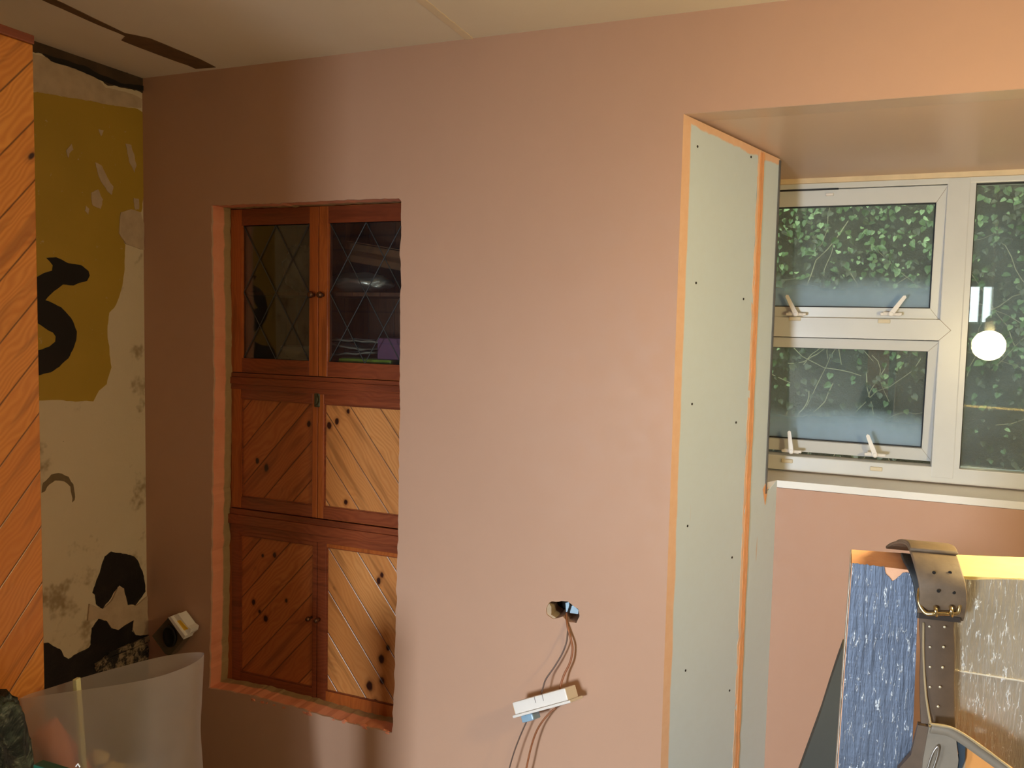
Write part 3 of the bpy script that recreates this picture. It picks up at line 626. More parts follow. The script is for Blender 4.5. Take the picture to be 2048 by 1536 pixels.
# trickle vent slot above the upper casement and head lining
p0, p1 = px(1540, 383, 1, Y0), px(1677, 377, 1, Y0)
link('vent_slot', B((FL+.1, Y0-.0015, p1.z-.003), (p1.x, Y0+.004, p1.z+.002)), M_BLACK, win)
p = px(1660, 386, 1, Y0); link('hinge_block', B((p.x-.012, Y0-.002, p.z-.008), (p.x+.010, Y0+.01, p.z), bev=.002), M_WHITEPL, win)
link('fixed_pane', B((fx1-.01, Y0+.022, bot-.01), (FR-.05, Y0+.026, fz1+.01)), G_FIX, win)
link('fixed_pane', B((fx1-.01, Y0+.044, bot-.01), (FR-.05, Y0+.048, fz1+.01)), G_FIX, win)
zfp0 = wz(945, 1950)
bm = bmesh.new()
box(bm, (mx1-.001, Y0+.0005, bot-.02), (fx1, Y0+.04, zhi)); link('glazing_bead', bm, M_UPVC, win)
bm = bmesh.new(); box(bm, (fx1, Y0+.012, bot-.004), (fx1+.003, Y0+.03, fz1)); box(bm, (fx1, Y0+.012, fz1-.007), (FR-.06, Y0+.03, fz1-.003)); link('gasket', bm, M_BLACK, win)
bm = bmesh.new(); box(bm, (FL, Y0-.012, SOF1-.012), (FR, Y0+.03, SOF1+.02)); struct('trim_1', bm, M_TIMBER)
struct('window_sill', poly([[Vector((c1.x-.001, c1.y+.001, SILLZ)), Vector((BX, BY+.002, SILLZ)), Vector((RXR-.03, BY-.004, SILLZ)), Vector((RXR-.1, DW+.03, SILLZ)), Vector((c1.x-.2, DW+.03, SILLZ))]], (0, 0, -.021)), M_SILL)
struct('wall_outside_left', B((FL-1.2, DW+.065, 0), (FL+.005, DW+.25, CEIL+.1)), M_ROOM)
struct('wall_outside_right', B((FR-.005, DW+.065, 0), (FR+1.2, DW+.25, CEIL+.1)), M_ROOM)
struct('wall_outside_head', B((FL-1.2, DW+.066, SOF1+.004), (FR+1.2, DW+.25, CEIL+.1)), M_ROOM)

# ------------------------------------------------------------------ pendant lamp (out of frame; mirrored in the panes)
LY = 1.36; li = px(1977, 691, 1, 2*(DW+.034)-LY)
lamp = thing('pendant_lamp', 'round glowing bulb mirrored in the right window pane', 'lamp', (li.x, LY, CEIL))
_b = NB('glowing_bulb'); _b.set((255, 240, 210), .4, Emission_Color=(1., .80, .38, 1), Emission_Strength=160.0)
bm = bmesh.new(); bmesh.ops.create_uvsphere(bm, u_segments=32, v_segments=20, radius=.065); bmesh.ops.translate(bm, verts=bm.verts, vec=(li.x, LY, li.z)); link('bulb', bm, _b.m, lamp, True)
bm = bmesh.new(); lathe(bm, [(.016, 0), (.02, .01), (.02, .05), (.012, .06), (.006, .065)], (li.x, LY, li.z+.066)); link('lamp_holder', bm, M_WHITEPL, lamp, True)
bm = bmesh.new(); tube(bm, [(li.x, LY, li.z+.12), (li.x, LY, CEIL-.02)], .003); link('cord', bm, M_WHITEPL, lamp)
bm = bmesh.new(); lathe(bm, [(.04, 0), (.038, -.012), (.012, -.028)], (li.x, LY, CEIL)); link('ceiling_rose', bm, M_WHITEPL, lamp, True)

# ------------------------------------------------------------------ outside: ivy bank
YB = 4.15
def bank_y(x, z): return YB + .22*(z-1.3) + .16*noise.fractal(Vector((x*1.3, z*1.3, 3)), .9, 2.1, 5)
_b = NB('earth_bank'); _g = _b.noise(scale=9, detail=7, rough=.75); _h = _b.noise(scale=55, detail=4, rough=.8)
_c = _b.mix(_g, (50, 48, 30), (88, 82, 56)); _c = _b.mix(_b.step(_h, .55, .75), _c, (110, 104, 74)); _b.set(_c, .95); _b.bump(_h, .8, .02)
bm = bmesh.new(); NX, NZ = 110, 90; G = []
for j in range(NZ+1):
    G.append([bm.verts.new((-2.6+5.6*i/NX, bank_y(-2.6+5.6*i/NX, -.3+3.4*j/NZ), -.3+3.4*j/NZ)) for i in range(NX+1)])
for j in range(NZ):
    for i in range(NX): bm.faces.new((G[j][i], G[j][i+1], G[j+1][i+1], G[j+1][i]))
r = bmesh.ops.extrude_face_region(bm, geom=bm.faces[:]); bmesh.ops.translate(bm, verts=[g for g in r['geom'] if isinstance(g, bmesh.types.BMVert)], vec=(0, .6, 0))
bank = tag(link('earth_bank', bm, _b.m, smooth=True), kind='structure')
bm = bmesh.new(); box(bm, (-2.6, DW+.25, -.3), (3, 5.2, -.05)); struct('ground', bm, _b.m)
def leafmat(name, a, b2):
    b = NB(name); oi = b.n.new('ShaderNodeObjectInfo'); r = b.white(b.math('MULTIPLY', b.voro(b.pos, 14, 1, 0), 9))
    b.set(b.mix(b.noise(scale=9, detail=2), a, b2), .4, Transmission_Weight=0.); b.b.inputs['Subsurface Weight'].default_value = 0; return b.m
LEAFP = [(0, -.5), (.26, -.62), (.5, -.34), (.44, .02), (.22, .34), (0, .62), (-.22, .34), (-.44, .02), (-.5, -.34), (-.26, -.62)]
def leaf(bm, c, s, n, up):
    n = n.normalized(); r = up.cross(n).normalized(); u = n.cross(r); ctr = bm.verts.new(c-n*s*.12)
    vs = [bm.verts.new(c+r*(x*s)+u*(y*s)+n*(abs(x)*s*.15)) for x, y in LEAFP]
    for i in range(len(vs)): bm.faces.new((ctr, vs[i], vs[(i+1) % len(vs)]))
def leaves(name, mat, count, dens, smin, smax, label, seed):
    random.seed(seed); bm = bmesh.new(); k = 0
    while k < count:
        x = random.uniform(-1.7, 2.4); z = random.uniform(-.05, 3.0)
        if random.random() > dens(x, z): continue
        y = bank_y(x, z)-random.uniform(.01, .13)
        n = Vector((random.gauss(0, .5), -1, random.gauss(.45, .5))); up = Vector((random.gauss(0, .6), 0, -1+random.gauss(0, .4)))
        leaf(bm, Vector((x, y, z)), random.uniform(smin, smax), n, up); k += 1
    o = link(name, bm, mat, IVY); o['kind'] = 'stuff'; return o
IVY = thing('ivy', 'ivy and undergrowth covering the bank outside the window', 'ivy', (0, 4.1, 0)); IVY['kind'] = 'stuff'
den = lambda x, z: max(.04, min(1, .22+.75*(z-1.25)+.9*noise.noise(Vector((x*2.3, z*2.3, 8))))) 
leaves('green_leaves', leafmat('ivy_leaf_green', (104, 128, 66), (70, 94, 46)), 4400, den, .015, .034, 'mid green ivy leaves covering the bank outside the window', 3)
leaves('pale_leaves', leafmat('ivy_leaf_pale', (168, 188, 128), (124, 148, 88)), 2000, den, .011, .027, 'pale ivy leaves scattered over the bank outside', 5)
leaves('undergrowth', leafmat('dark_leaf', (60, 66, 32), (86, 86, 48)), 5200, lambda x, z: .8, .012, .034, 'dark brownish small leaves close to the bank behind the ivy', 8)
bm = bmesh.new(); random.seed(11)
for i in range(190):
    x, z = random.uniform(-1.4, 2.0), random.uniform(.4, 2.9); L = random.uniform(.12, .5); a = random.gauss(-PI/2, .8); pts = []
    for k in range(7):
        pts.append((x, bank_y(x, z)-.05-.05*noise.noise(Vector((x*4, z*4, i))), z)); x += math.cos(a)*L/6; z += math.sin(a)*L/6; a += random.gauss(0, .25)
    tube(bm, pts, random.uniform(.0008, .0026), 5)
link('ivy_stems', bm, plain('dry_stem', (168, 158, 118), .8, var=.3), IVY)['kind'] = 'stuff'

# ------------------------------------------------------------------ sockets left hanging off the wall
hb = px(1125, 1224, 1, D+.05)
bx_ = thing('wall_back_box', 'metal back box showing through the broken hole in the plaster', 'back box', (hb.x, D+.07, hb.z))
link('cavity', B((hb.x-.06, D+.0885, hb.z-.05), (hb.x+.06, D+.11, hb.z+.05)), M_DARK, bx_)
p = px(1136, 1222, 1, D+.03); link('bright_bracket', poly([[px(x, y, 1, D+.03) for x, y in ((1131, 1206), (1138, 1204), (1139, 1222), (1132, 1224))]], (0, .02, 0)), plain('pale_blue_plastic', (196, 222, 240), .3), bx_)
link('bright_bracket', poly([[px(x, y, 1, D+.03) for x, y in ((1141, 1212), (1147, 1211), (1157, 1220), (1156, 1228), (1140, 1226))]], (0, .02, 0)), bpy.data.materials['pale_blue_plastic'], bx_)
link('beige_rim', poly([rough([px(x, y, 1, D+.004) for x, y in ((1091, 1216), (1098, 1206), (1103, 1214), (1103, 1230), (1112, 1236), (1106, 1239), (1095, 1230))], .006, .0012, 4)], (0, .04, 0)), M_PALE, bx_)
link('bare_screw', (lambda bm: tube(bm, [px(1141, 1208, 1, D+.02), px(1136, 1224, 1, D+.02)], .0022, 8))(bmesh.new()), M_BLACK, bx_)

def oriented(c, ex, ey, ez): return Matrix.Translation(c) @ Matrix((ex, ey, ez)).transposed().to_4x4()
# double socket seen along its thin side
YS = D-.062
sa, sb_ = px(1037, 1416, 1, YS), px(1146, 1386, 1, YS); sc = (sa+sb_)/2
ex = (sb_-sa).normalized(); ey0 = Vector((0, 1, 0)); ez = ex.cross(ey0).normalized(); tl = math.radians(14)
ey = (ey0*math.cos(tl)-ez*math.sin(tl)).normalized(); ez = ex.cross(ey).normalized()
if ez.z < 0: ez = -ez; 
MS = oriented(sc, ex, ey, ez) if ex.cross(ey).dot(ez) > 0 else oriented(sc, ex, -ey, ez)
Ls = (sb_-sa).length
dst = thing('double_socket', 'white double socket dangling on two cables below the hole', 'socket', tuple(sc), 'loose sockets hanging off the front wall')
dst.pop('group') if 'group' in dst else None
bm = bmesh.new(); box(bm, (-Ls/2+.004, -.034, -.013), (Ls/2-.003, .034, .018), MS, .003); link('socket_body', bm, M_WHITEPL, dst)
bm = bmesh.new(); box(bm, (-Ls/2-.001, -.042, -.020), (Ls/2+.006, .042, -.013), MS, .0025); link('face_plate', bm, M_WHITEPL, dst)
bm = bmesh.new(); box(bm, (-Ls/2-.0015, -.024, -.010), (-Ls/2+.0045, .020, .012), MS, .001); link('yellow_label', bm, M_YELLOW, dst)
bm = bmesh.new(); box(bm, (-Ls/2+.018, -.034, -.038), (-Ls/2+.054, .01, -.020), MS, .004); link('rocker_cover', bm, plain('clear_blue_plastic', (170, 206, 232), .15, Transmission_Weight=.35), dst)
bm = bmesh.new()
for q0, q1 in ((-.012, -.010), (.012, .010)): box(bm, (q0, -.0346, .002), (q0+.0012, -.0335, .018), MS)
link('moulded_slots', bm, M_WIREG, dst)
# cables (each its own thing)
yw = D-.02
cp = lambda L: spline([px(x, y, 1, d) for x, y, d in L], 8)
tag(link('cable', tube(bmesh.new(), cp([(1137, 1250, D-.004), (1135, 1268, D-.02), (1133, 1284, D-.03), (1125, 1306, D-.035), (1108, 1335, D-.045), (1092, 1358, D-.055), (1086, 1376, D-.058), (1082, 1392, D-.055)]), .0021, 8), M_WIREG, smooth=True), 'thin dark grey cable looping from the hole to the double socket', 'cable')
tag(link('cable', tube(bmesh.new(), cp([(1133, 1226, D+.02), (1134, 1246, D-.006), (1137, 1262, D-.014), (1143, 1284, D-.02), (1145, 1300, D-.022), (1140, 1325, D-.03), (1128, 1350, D-.038), (1121, 1372, D-.045), (1120, 1388, D-.045)]), .0030, 8), M_WIREB, smooth=True), 'thicker brown cable from the hole down behind the double socket', 'cable')
tag(link('cable', tube(bmesh.new(), cp([(1060, 1428, D-.058), (1050, 1450, D-.06), (1038, 1478, D-.06), (1028, 1505, D-.06), (1018, 1540, D-.06), (1005, 1600, D-.05), (1000, 1700, D-.03)]), .0020, 8), M_WIREG, smooth=True), 'thin cable running down from the left end of the double socket', 'cable')
tag(link('cable', tube(bmesh.new(), cp([(1112, 1416, D-.04), (1100, 1425, D-.045), (1084, 1444, D-.05), (1072, 1465, D-.05), (1062, 1495, D-.05), (1052, 1540, D-.05), (1040, 1600, D-.04), (1036, 1700, D-.03)]), .0026, 8), M_WIREB, smooth=True), 'brownish cable curving down from under the middle of the double socket', 'cable')
# single socket near the corner
YB2 = D-.04
P4 = lambda L, y=YB2: [px(x, y_, 1, y) for x, y_ in L]
ss = thing('single_socket', 'tilted white single socket with a yellow label near the left corner', 'socket', tuple(px(345, 1275, 1, YB2)))
link('face_plate', poly([P4([(336, 1235), (341, 1233), (370, 1272), (367, 1279)], YB2-.018)], (0, .04, 0)), M_WHITEPL, ss)
link('side_wall', poly([P4([(342, 1236), (356, 1228), (361, 1234), (375, 1253), (382, 1258), (380, 1266), (368, 1276)], YB2-.006)], (0, .036, 0)), M_WHITEPL, ss)
link('yellow_label', poly([P4([(350, 1243), (360, 1240), (376, 1258), (366, 1262)], YB2-.0075)], (0, .002, 0)), M_YELLOW, ss)
link('clear_box', poly([P4([(304, 1272), (336, 1236), (368, 1278), (340, 1312), (330, 1308)], YB2-.004)], (0, .034, 0)), plain('grey_clear_plastic', (120, 106, 84), .2, Transmission_Weight=.4), ss)
bm = bmesh.new(); c = px(341, 1272, 1, YB2-.004); lathe(bm, [(.033, 0), (.033, .006), (.027, .009), (.02, .004), (.004, .003)], c, (0, -1, 0), 24)
bmesh.ops.scale(bm, vec=(.85, 1, 1.1), space=Matrix.Translation(-c), verts=bm.verts); link('dark_knockout', bm, plain('black_rubber', (14, 13, 14), .5), ss, True)

# ------------------------------------------------------------------ translucent sack and what is round it
_b = NB('translucent_polythene'); n_ = _b.n
tr = n_.new('ShaderNodeBsdfTransparent'); tr.inputs[0].default_value = (.9, .88, .85, 1)
df = n_.new('ShaderNodeBsdfDiffuse'); df.inputs[0].default_value = lin((222, 212, 202)); tl_ = n_.new('ShaderNodeBsdfTranslucent'); tl_.inputs[0].default_value = lin((222, 212, 202)); gl_ = n_.new('ShaderNodeBsdfGlossy'); gl_.inputs['Roughness'].default_value = .25
def mixs(f, a, b2):
    m = n_.new('ShaderNodeMixShader'); _b._in(m.inputs[0], f); _b.l.new(a, m.inputs[1]); _b.l.new(b2, m.inputs[2]); return m.outputs[0]
x_ = mixs(.5, df.outputs[0], tl_.outputs[0]); x_ = mixs(.08, x_, gl_.outputs[0])
_b.l.new(mixs(_b.math('ADD', .37, _b.math('MULTIPLY', _b.noise(scale=5, detail=3), .2)), tr.outputs[0], x_), _b.out.inputs[0])
bp = _b.n.new('ShaderNodeBump'); bp.inputs['Strength'].default_value = .5; bp.inputs['Distance'].default_value = .01; _b._in(bp.inputs['Height'], _b.noise(scale=7, detail=3, dist=1.2))
for q in (df, gl_): _b.l.new(bp.outputs[0], q.inputs['Normal'])
RIMZ = .70
front = [(38, 1398), (70, 1394), (110, 1388), (160, 1381), (230, 1371), (300, 1358), (350, 1343), (390, 1325), (408, 1309)]
back = [(396, 1305), (350, 1309), (300, 1319), (230, 1337), (160, 1357), (100, 1376), (60, 1388)]
rim = [px(x, y, 2, RIMZ) for x, y in front+back]
rc = (rim[4]+rim[12])/2; rc.z = 0; axis_ = (rim[8]-rim[0]).normalized()
bm = bmesh.new(); rings = []; NS = 22
rimf = spline(rim+[rim[0]], 5)[:-1]
for k in range(NS+1):
    t = k/NS; z = RIMZ*(1-t); row = []
    for i, p in enumerate(rimf):
        q = Vector((p.x, p.y, 0))-rc; u = q.dot(axis_); side = q-axis_*u
        shr = 1-(.20*min(1, t*2.2) if u < 0 else .02*t)
        fat = 1+1.1*min(1, t*1.6)
        w = rc+axis_*(u*shr)+side*fat
        nz = noise.noise(Vector((w.x*9, w.y*9, z*7)))*.008*min(1, t*4)
        row.append(bm.verts.new((w.x+nz, w.y+nz, z+.0006)))
    rings.append(row)
n_r = len(rimf)
for a, b2 in zip(rings, rings[1:]):
    for i in range(n_r): bm.faces.new((a[i], a[(i+1) % n_r], b2[(i+1) % n_r], b2[i]))
bm.faces.new(rings[-1])
sk = tag(link('polythene_sack', bm, _b.m, smooth=True), 'open translucent polythene rubble sack standing in the bottom left corner', 'sack')
# things inside the sack
M_STICK = plain('pale_green_white_batten', (214, 210, 160), .6, var=.06)
def inpt(x, y, yy): return px(x, y, 1, yy)
tp = px(153, 1357, 0, -1.628); bt = Vector((tp.x+.045, tp.y+.01, .006))
bm = bmesh.new(); dz = (tp-bt); L_ = dz.length; M4 = Matrix.Translation(bt) @ dz.to_track_quat('Z', 'Y').to_matrix().to_4x4()
box(bm, (-.0075, -.005, 0), (.0075, .005, L_), M4, .0015); tag(link('pale_batten', bm, M_STICK), 'thin pale batten standing up out of the translucent sack', 'batten')
bm = bmesh.new(); a_, b_ = px(86, 1452, 1, 1.32), px(145, 1535, 1, 1.36); dz = (b_-a_).normalized()
lathe(bm, [(.018, 0), (.031, .004), (.0315, .10), (.0315, .15), (.018, .153), (.017, .1), (.016, .004)], a_, dz, 28)
tag(link('roller_sleeve', bm, plain('salmon_pink_foam', (250, 150, 112), .9, bump=.4, var=.08), smooth=True), 'salmon pink foam roller sleeve seen through the sack', 'roller')
lump = px(205, 1530, 1, 1.25)
for i, (x, y, r) in enumerate(((196, 1518, .026), (222, 1545, .034), (165, 1560, .04))):
    c = px(x, y, 1, 1.42)
    blob('plaster_lump', ('small pale plaster lump highest in the sack beside the batten', 'larger pale plaster lump right of the batten in the sack', 'pale plaster lump lowest in the sack below the batten')[i], 'rubble', tuple(c), (r, r*.8, r*.7), plain('pale_yellow_plaster', (220, 200, 150), .9, bump=.5) if i == 0 else bpy.data.materials['pale_yellow_plaster'], .35, 10, 3, i*3.3)
# dark green crumpled sack at the far left and the green carton in front
c = px(2, 1500, 1, 1.17)
_g2 = NB('dark_green_sheeting'); _q = _g2.noise(scale=16, detail=6, rough=.7); _g2.set(_g2.mix(_g2.step(_q, .48, .66), (26, 34, 28), (78, 90, 76)), .4); _g2.bump(_g2.noise(scale=11, detail=5, dist=1), .9, .02)
bm = bmesh.new(); bmesh.ops.create_icosphere(bm, subdivisions=5, radius=1)
topz = px(40, 1398, 1, 1.17).z; hz = topz/2
for v in bm.verts:
    p = v.co.copy(); n = noise.fractal(p*2.6, .8, 2.2, 5); q = p.normalized()*(1+.16*n); q = Vector((math.copysign(abs(q.x)**.6, q.x), math.copysign(abs(q.y)**.6, q.y), math.copysign(abs(q.z)**.6, q.z)))
    v.co = Vector((c.x-.015+q.x*.07, c.y+q.y*.055, max(.002, hz*1.0+q.z*hz*.97)))
tag(link('green_sack', bm, _g2.m, smooth=True), 'crumpled dark green sack at the bottom left edge in front of the pine cladding', 'sack')
YC = 1.02; a_, b_ = px(66, 1527, 1, YC), px(175, 1519, 1, YC)
ct = thing('green_carton', 'dark green carton with small white marks at the bottom left, before the sack', 'carton', ((a_.x+b_.x)/2, YC+.03, 0))
M_GRN = plain('dark_green_card', (20, 74, 56), .4, var=.1)
m_ = px(125, 1522, 1, YC)
link('carton_body', B((a_.x, YC, .0), (b_.x, YC+.02, a_.z-.002), bev=.002), M_GRN, ct)
link('lid_strip', B((m_.x-.003, YC-.001, .3), (m_.x+.001, YC+.002, a_.z-.001)), plain('grey_seam', (150, 156, 150), .5), ct)
bm = bmesh.new(); w_ = px(157, 1530, 1, YC-.001)
tube(bm, [w_+Vector((-.006, 0, -.004)), w_+Vector((-.001, 0, .002)), w_+Vector((.004, 0, -.003))], .0012, 6); link('white_mark', bm, M_WHITEPL, ct)

# ------------------------------------------------------------------ foil boards, belt and pouch
def foil(name, base, base2, vert, rough_=.3, metal=.85):
    b = NB(name); P = b.sep(b.pos)
    v = b.xyz(b.math('MULTIPLY', P[0], 1.), b.math('MULTIPLY', P[1], 1.), b.math('MULTIPLY', P[2], .14))
    st = b.noise(v, scale=vert, detail=4, rough=.6); big = b.noise(scale=14, detail=4); h = b.noise(b.xyz(P[0], P[1], b.math('MULTIPLY', P[2], 5.)), scale=30, detail=3)
    line = b.step(b.math('ABSOLUTE', b.math('SUBTRACT', st, .5)), .020, .004)
    brk = b.step(b.noise(b.xyz(b.math('MULTIPLY', P[0], 3.), 0., P[2]), scale=45, detail=3), .5, .6)
    ln = b.math('MULTIPLY', line, brk)
    c = b.mix(big, base, base2); c = b.mix(b.math('MULTIPLY', ln, .9), c, (236, 240, 244))
    b.set(c, b.math('ADD', rough_, b.math('MULTIPLY', big, .15)), metal)
    b.bump(b.math('ADD', b.math('ADD', st, b.math('MULTIPLY', ln, .5)), b.math('MULTIPLY', h, .2)), .4, .004); return b.m
F_BLUE = foil('foil_blue_daylight', (84, 92, 108), (112, 122, 140), 120, .42, .7)  # grey foil with the blue of reflected daylight put into its base colour
F_GREY = foil('silver_grey_foil', (196, 186, 168), (216, 206, 190), 170, .42, .7)
_b = NB('orange_pink_foam'); _g = _b.noise(scale=40, detail=5); _b.set(_b.mix(_g, (240, 168, 128), (252, 200, 160)), .9); _b.bump(_g, .5, .003); FOAM_P = _b.m
_b = NB('yellow_foam'); _g = _b.noise(scale=30, detail=5); _b.set(_b.mix(_g, (236, 206, 130), (244, 220, 160)), .9); _b.bump(_g, .3, .003); FOAM_Y = _b.m
YF = 1.25; ztb_ = px(1770, 1132, 1, YF).z
fl, fr_ = px(1703, 1130, 1, YF), px(1838, 1148, 1, YF); fl.z = fr_.z = ztb_
bl, br_ = px(1703, 1097, 2, ztb_), px(1830, 1106, 2, ztb_)
kx0 = (px(1668, 1536, 1, YF).x-fl.x)/(ztb_-px(1668, 1536, 1, YF).z); kx1 = (px(1852, 1536, 1, YF).x-fr_.x)/(ztb_-px(1852, 1536, 1, YF).z)
def hexa(T, Bm):
    bm = bmesh.new(); t = [bm.verts.new(p) for p in T]; b = [bm.verts.new(p) for p in Bm]
    bm.faces.new(t); bm.faces.new(b[::-1])
    for i in range(4): bm.faces.new((t[i], t[(i+1) % 4], b[(i+1) % 4], b[i]))
    return bm
dn = lambda p, k: Vector((p.x+k*ztb_*.55, p.y, .002))
kx1 *= .35; T = [fl, fr_, br_, bl]; Bt = [dn(fl, kx0), dn(fr_, kx1), dn(br_, kx1), dn(bl, kx0)]
b1 = thing('foil_insulation_board', 'narrow upright insulation board with crinkled bluish foil face, left of the belt', 'insulation board', tuple((Bt[0]+Bt[2])/2))
bm = hexa([p-Vector((0, 0, .0015)) for p in T], Bt); bmesh.ops.subdivide_edges(bm, edges=bm.edges, cuts=10, use_grid_fill=True)
link('foam_core', bm, FOAM_P, b1)
# foil skin over the front, torn along the top
def skin(pa, pb, za, ba, bb, zb, topoff, mat, par, n=60):
    tp_ = []
    for i in range(n+1):
        t = i/n; p = Vector(pa).lerp(Vector(pb), t); tp_.append(Vector((p.x, p.y, za-topoff(t)-.002*noise.noise(Vector((t*20, 3, 1))))))
    N = (Vector(pb)-Vector(pa)).cross(Vector((0, 0, 1))).normalized()
    if N.y > 0: N = -N
    return link('foil_face', poly([[p+N*.0008 for p in tp_]+[Vector((bb.x, bb.y, zb))+N*.0008, Vector((ba.x, ba.y, zb))+N*.0008]], N*.0008), mat, par)
off = lambda t: .001 if t < .50 else (.006+.014*max(0, 1-abs(t-.62)/.14) if t < .8 else .005)
# sink the right half of the skin a little: the foam shows above the tear
N_ = Vector((0, -1, 0))
skin(fl+Vector((.001, 0, 0)), fr_, ztb_, Bt[0]+Vector((.001, 0, 0)), Bt[1], .004, off, F_BLUE, b1)
link('foil_side', poly([[fl+Vector((-.0008, -.0006, -.002)), bl+Vector((-.0008, 0, -.002)), Bt[3]+Vector((-.0008, 0, .003)), Bt[0]+Vector((-.0008, -.0006, .003))]], (-.0007, 0, 0)), F_GREY, b1)
# right, wider board
zt2 = px(1980, 1155, 1, YF+.02).z
r0, r1 = px(1897, 1151, 2, zt2), px(2048, 1157, 2, zt2); q0, q1 = px(1872, 1108, 2, zt2), px(2048, 1118, 2, zt2)
dirr = (r1-r0).normalized(); r1 = r0+dirr*.62; q0 = r0+Vector((-dirr.y, dirr.x, 0))*((q0-r0).dot(Vector((-dirr.y, dirr.x, 0)))); q0 = q0+dirr*((r0.x+.002-q0.x)/dirr.x); q1 = q0+dirr*.62
b2_ = thing('foil_insulation_board', 'wide insulation board with silver grey foil face and yellow foam edge, right of the belt', 'insulation board', tuple(Vector(((r0.x+q1.x)/2, (r0.y+q1.y)/2, 0))))
b2_.name = 'foil_insulation_board'
gz = lambda p: Vector((p.x, p.y, .002))
bm = hexa([r0, r1, q1, q0], [gz(r0), gz(r1), gz(q1), gz(q0)]); link('foam_core', bm, FOAM_Y, b2_)
skin(r0, r1, zt2, r0, r1, .004, lambda t: .003+.002*math.sin(t*37)*math.sin(t*11), F_GREY, b2_, 140)
NR = dirr.cross(Vector((0, 0, 1))).normalized(); NR = -NR if NR.y > 0 else NR
def onb(x, y, o=0): return pxp(x, y, r0+NR*.002, NR)+NR*o
link('foil_tape_seam', poly([[onb(1895, 1337), onb(2140, 1375), onb(2140, 1378.5), onb(1895, 1339.5)]], NR*.0006), plain('bright_foil_crease', (236, 226, 206), .5, 0), b2_)

# leather belt hung over the boards
def ribbon(path, w, t, wd):
    """strap: centre line path, width vector(s) w, thickness t"""
    bm = bmesh.new(); R_ = []; n = len(path)
    for i, p in enumerate(path):
        tg = (path[min(i+1, n-1)]-path[max(i-1, 0)]).normalized(); W_ = wd(i/(n-1)) if callable(wd) else wd
        nn = tg.cross(W_).normalized(); a = W_*(w/2)
        R_.append([bm.verts.new(p+a*s_+nn*o) for s_, o in ((-1, -t*.35), (-.94, -t/2), (.94, -t/2), (1, -t*.35), (1, t*.35), (.94, t/2), (-.94, t/2), (-1, t*.35))])
    for a, b in zip(R_, R_[1:]):
        for k in range(8): bm.faces.new((a[k], a[(k+1) % 8], b[(k+1) % 8], b[k]))
    bm.faces.new(R_[0][::-1]); bm.faces.new(R_[-1]); return bm
WD = Vector((.985, .17, -.02)).normalized()
def bpt(x, y, yy): return px(x, y, 1, yy)
belt = thing('leather_tool_belt', 'worn brown leather tool belt with double prong buckle hung over the foil boards', 'tool belt', tuple(px(1880, 1110, 1, 1.30)))
outp = spline([bpt(1812, 1098, 1.385), bpt(1822, 1092, 1.345), bpt(1838, 1088, 1.31), bpt(1856, 1092, 1.27), bpt(1866, 1108, 1.235), bpt(1876, 1138, 1.212), bpt(1884, 1170, 1.202), bpt(1886, 1200, 1.204), bpt(1882, 1224, 1.212), bpt(1880, 1234, 1.222)], 6)
link('strap', ribbon(outp, .056, .0045, WD), M_LEATHER, belt, True)
lap = spline([bpt(1829, 1094, 1.34), bpt(1842, 1085, 1.308), bpt(1860, 1089, 1.264), bpt(1868, 1103, 1.232)], 6)
link('strap_end', ribbon(lap, .058, .004, WD), M_LEATHER, belt, True)
inner = spline([bpt(1840, 1112, 1.30), bpt(1846, 1125, 1.262), bpt(1858, 1145, 1.2385), bpt(1868, 1175, 1.232), bpt(1872, 1205, 1.230), bpt(1876, 1228, 1.2285)], 6)
link('inner_strap', ribbon(inner, .05, .004, WD), M_LEATHERD, belt, True)
tail = spline([bpt(1876, 1228, 1.2265), bpt(1873, 1250, 1.2275), bpt(1875, 1300, 1.228), bpt(1874, 1350, 1.228), bpt(1874, 1400, 1.228), bpt(1876, 1450, 1.226), bpt(1878, 1480, 1.222)], 6)
link('hanging_strap', ribbon(tail, .042, .004, WD), plain('dark_brown_leather', (96, 76, 58), .6, var=.18, scale=50, bump=.2), belt, True)
# holes
def disc(c, r, n, mat, name, h=.0006):
    bm = bmesh.new(); lathe(bm, [(r, 0), (r, h), (r*.6, h*1.3)], c, n, 12); link(name, bm, mat, belt, True)
for x, y, yy in ((1868, 1145, 1.2035), (1900, 1145, 1.2095), (1877, 1182, 1.196), (1908, 1185, 1.202)): disc(bpt(x, y, yy), .0022, (0, -1, .12), M_DARK, 'punch_hole')
M_EYE = plain('pale_rivet', (214, 200, 170), .4, .5)
for x, y in ((1859, 1253), (1889, 1254), (1860, 1294), (1887, 1294), (1860, 1334), (1885, 1335), (1860, 1374), (1880, 1374), (1876, 1413), (1849, 1493)): disc(bpt(x, y, 1.2235), .0016, (0, -1, 0), M_EYE, 'rivet')
# buckle
bm = bmesh.new(); bk = spline([bpt(1846, 1172, 1.222), bpt(1839, 1180, 1.214), bpt(1837, 1198, 1.206), bpt(1842, 1215, 1.202), bpt(1853, 1227, 1.200), bpt(1870, 1227, 1.199), bpt(1896, 1227, 1.203), bpt(1914, 1226, 1.206), bpt(1919, 1212, 1.208), bpt(1921, 1200, 1.212)], 6)
link('buckle_frame', tube(bm, bk, .0027, 10), M_NICKEL, belt, True)
for x in (1871, 1902): link('buckle_prong', tube(bmesh.new(), spline([bpt(x-1, 1214, 1.204), bpt(x, 1216, 1.197), bpt(x+1, 1224, 1.194), bpt(x+2, 1232, 1.199)], 5), .0024, 8), M_NICKEL, belt, True)
link('buckle_keeper', ribbon([bpt(1878, 1230, 1.214), bpt(1877, 1240, 1.213)], .052, .006, WD), plain('dark_keeper_leather', (52, 40, 32), .6), belt)
M_PIPE = plain('tan_piping', (168, 146, 110), .6)
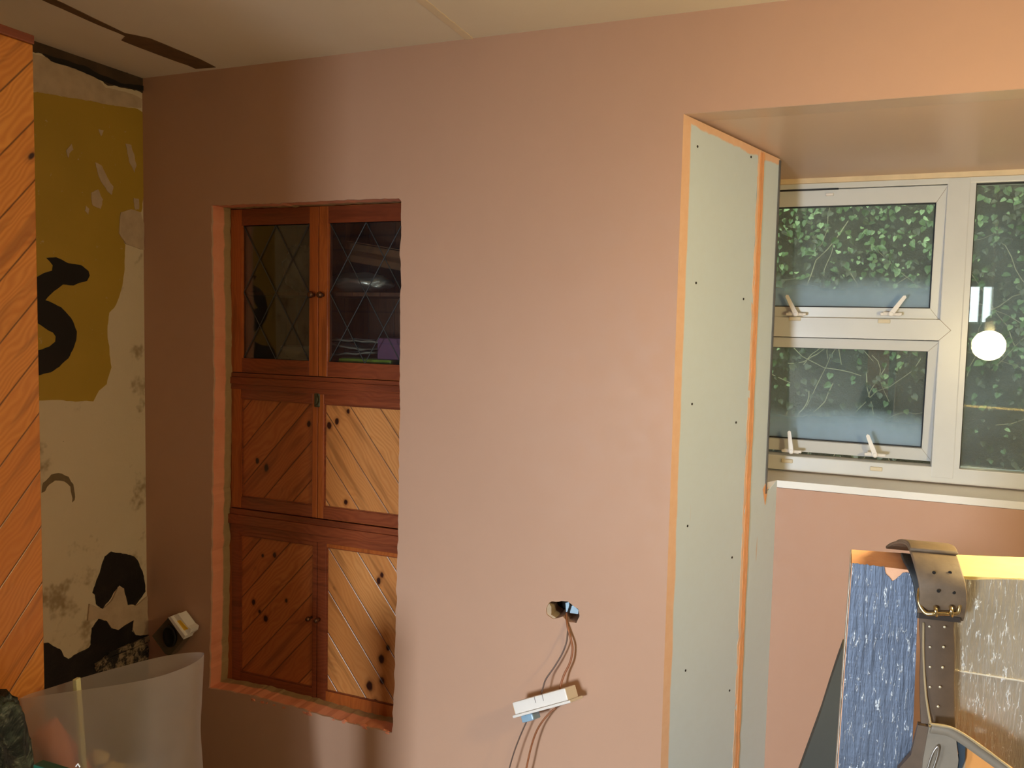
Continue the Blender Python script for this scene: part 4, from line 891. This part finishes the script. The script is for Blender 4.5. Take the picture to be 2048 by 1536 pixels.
link('edge_piping', tube(bmesh.new(), spline([bpt(1847, 1245, 1.222), bpt(1847, 1310, 1.222), bpt(1851, 1380, 1.221), bpt(1856, 1420, 1.219), bpt(1861, 1448, 1.214)], 6), .0014, 8), M_PIPE, belt, True)
# pouch
YP = 1.205
pouch = thing('leather_tool_pouch', 'grey brown leather tool pouch with curved stitched edge at the bottom right', 'tool pouch', tuple(px(1890, 1500, 1, YP)))
M_POUCH = plain('grey_leather', (132, 120, 104), .55, var=.14, scale=30, bump=.2)
Pq = lambda L, y=YP: [px(x, y_, 1, y) for x, y_ in L]
link('pouch_front', poly([Pq([(1858, 1454), (1880, 1462), (1900, 1466), (1912, 1476), (1917, 1520), (1910, 1580), (1905, 1640), (1835, 1640), (1846, 1520)])], (0, .02, 0)), M_POUCH, pouch)
link('pouch_side', poly([Pq([(1836, 1450), (1858, 1454), (1850, 1520), (1836, 1640), (1780, 1640), (1795, 1540), (1822, 1510)], YP+.008)], (0, .012, 0)), bpy.data.materials['dark_brown_leather'], pouch)
link('pouch_rim', ribbon(spline(Pq([(1862, 1456), (1885, 1459), (1902, 1464), (1925, 1478), (1960, 1503), (2000, 1532), (2050, 1572)], YP-.002), 6), .012, .008, Vector((.2, 0, 1)).normalized()), M_POUCH, pouch, True)
link('edge_piping', tube(bmesh.new(), spline(Pq([(1861, 1448), (1885, 1452), (1904, 1456), (1930, 1470), (1965, 1494), (2005, 1524), (2055, 1562)], YP-.006), 6), .0017, 8), M_PIPE, pouch, True)
link('inner_pocket', poly([Pq([(1911, 1472), (1931, 1490), (1930, 1520), (1915, 1560), (1895, 1560), (1918, 1515)], YP+.004)], (0, .01, 0)), plain('navy_fabric', (40, 54, 66), .7), pouch)
bm = tube(bmesh.new(), spline(Pq([(1850, 1560), (1856, 1535), (1865, 1508), (1874, 1494), (1877, 1496), (1874, 1515), (1866, 1540), (1862, 1560)], YP-.006), 6), .0013, 8); link('steel_ring', bm, plain('steel', (200, 196, 190), .25, 1.), pouch, True)
wdn = thing('wooden_offcut', 'orange toned wooden offcut sticking out of the tool pouch at the bottom right', 'wood', tuple(px(1970, 1530, 1, YP+.02)))
link('offcut_body', poly([Pq([(1932, 1492), (1955, 1496), (2060, 1572), (2060, 1700), (1915, 1700), (1926, 1545)], YP+.014)], (0, .02, 0)), plain('orange_wood', (222, 150, 76), .6, var=.15, scale=12), wdn)
link('pale_edge', poly([Pq([(1926, 1492), (1934, 1492), (1929, 1545), (1916, 1700), (1908, 1700)], YP+.0135)], (0, .02, 0)), M_PALE, wdn)
# stand under pouch and sheet leaning behind
_b = NB('dark_grey_sheet'); _g = _b.noise(scale=5, detail=4); _b.set(_b.mix(_g, (52, 52, 46), (66, 66, 60)), .75); _b.bump(_g, .5, .01)
YW = 1.62
Pw = [px(x, y, 1, YW) for x, y in ((1684, 1296), (1672, 1330), (1655, 1382), (1640, 1430), (1600, 1540))]
dw_ = (Pw[-1]-Pw[-2]).normalized(); low = Pw[-1]+dw_*((Pw[-1].z-.03)/-dw_.z); 
lean = poly([Pw+[low, Vector((Pw[0].x+.12, YW, .03)), Vector((Pw[0].x+.12, YW, Pw[0].z-.08))]], (0, .05, 0))
tag(link('folded_dust_sheet', lean, _b.m), 'dark grey sheet slanting down behind the bluish foil board', 'sheet')
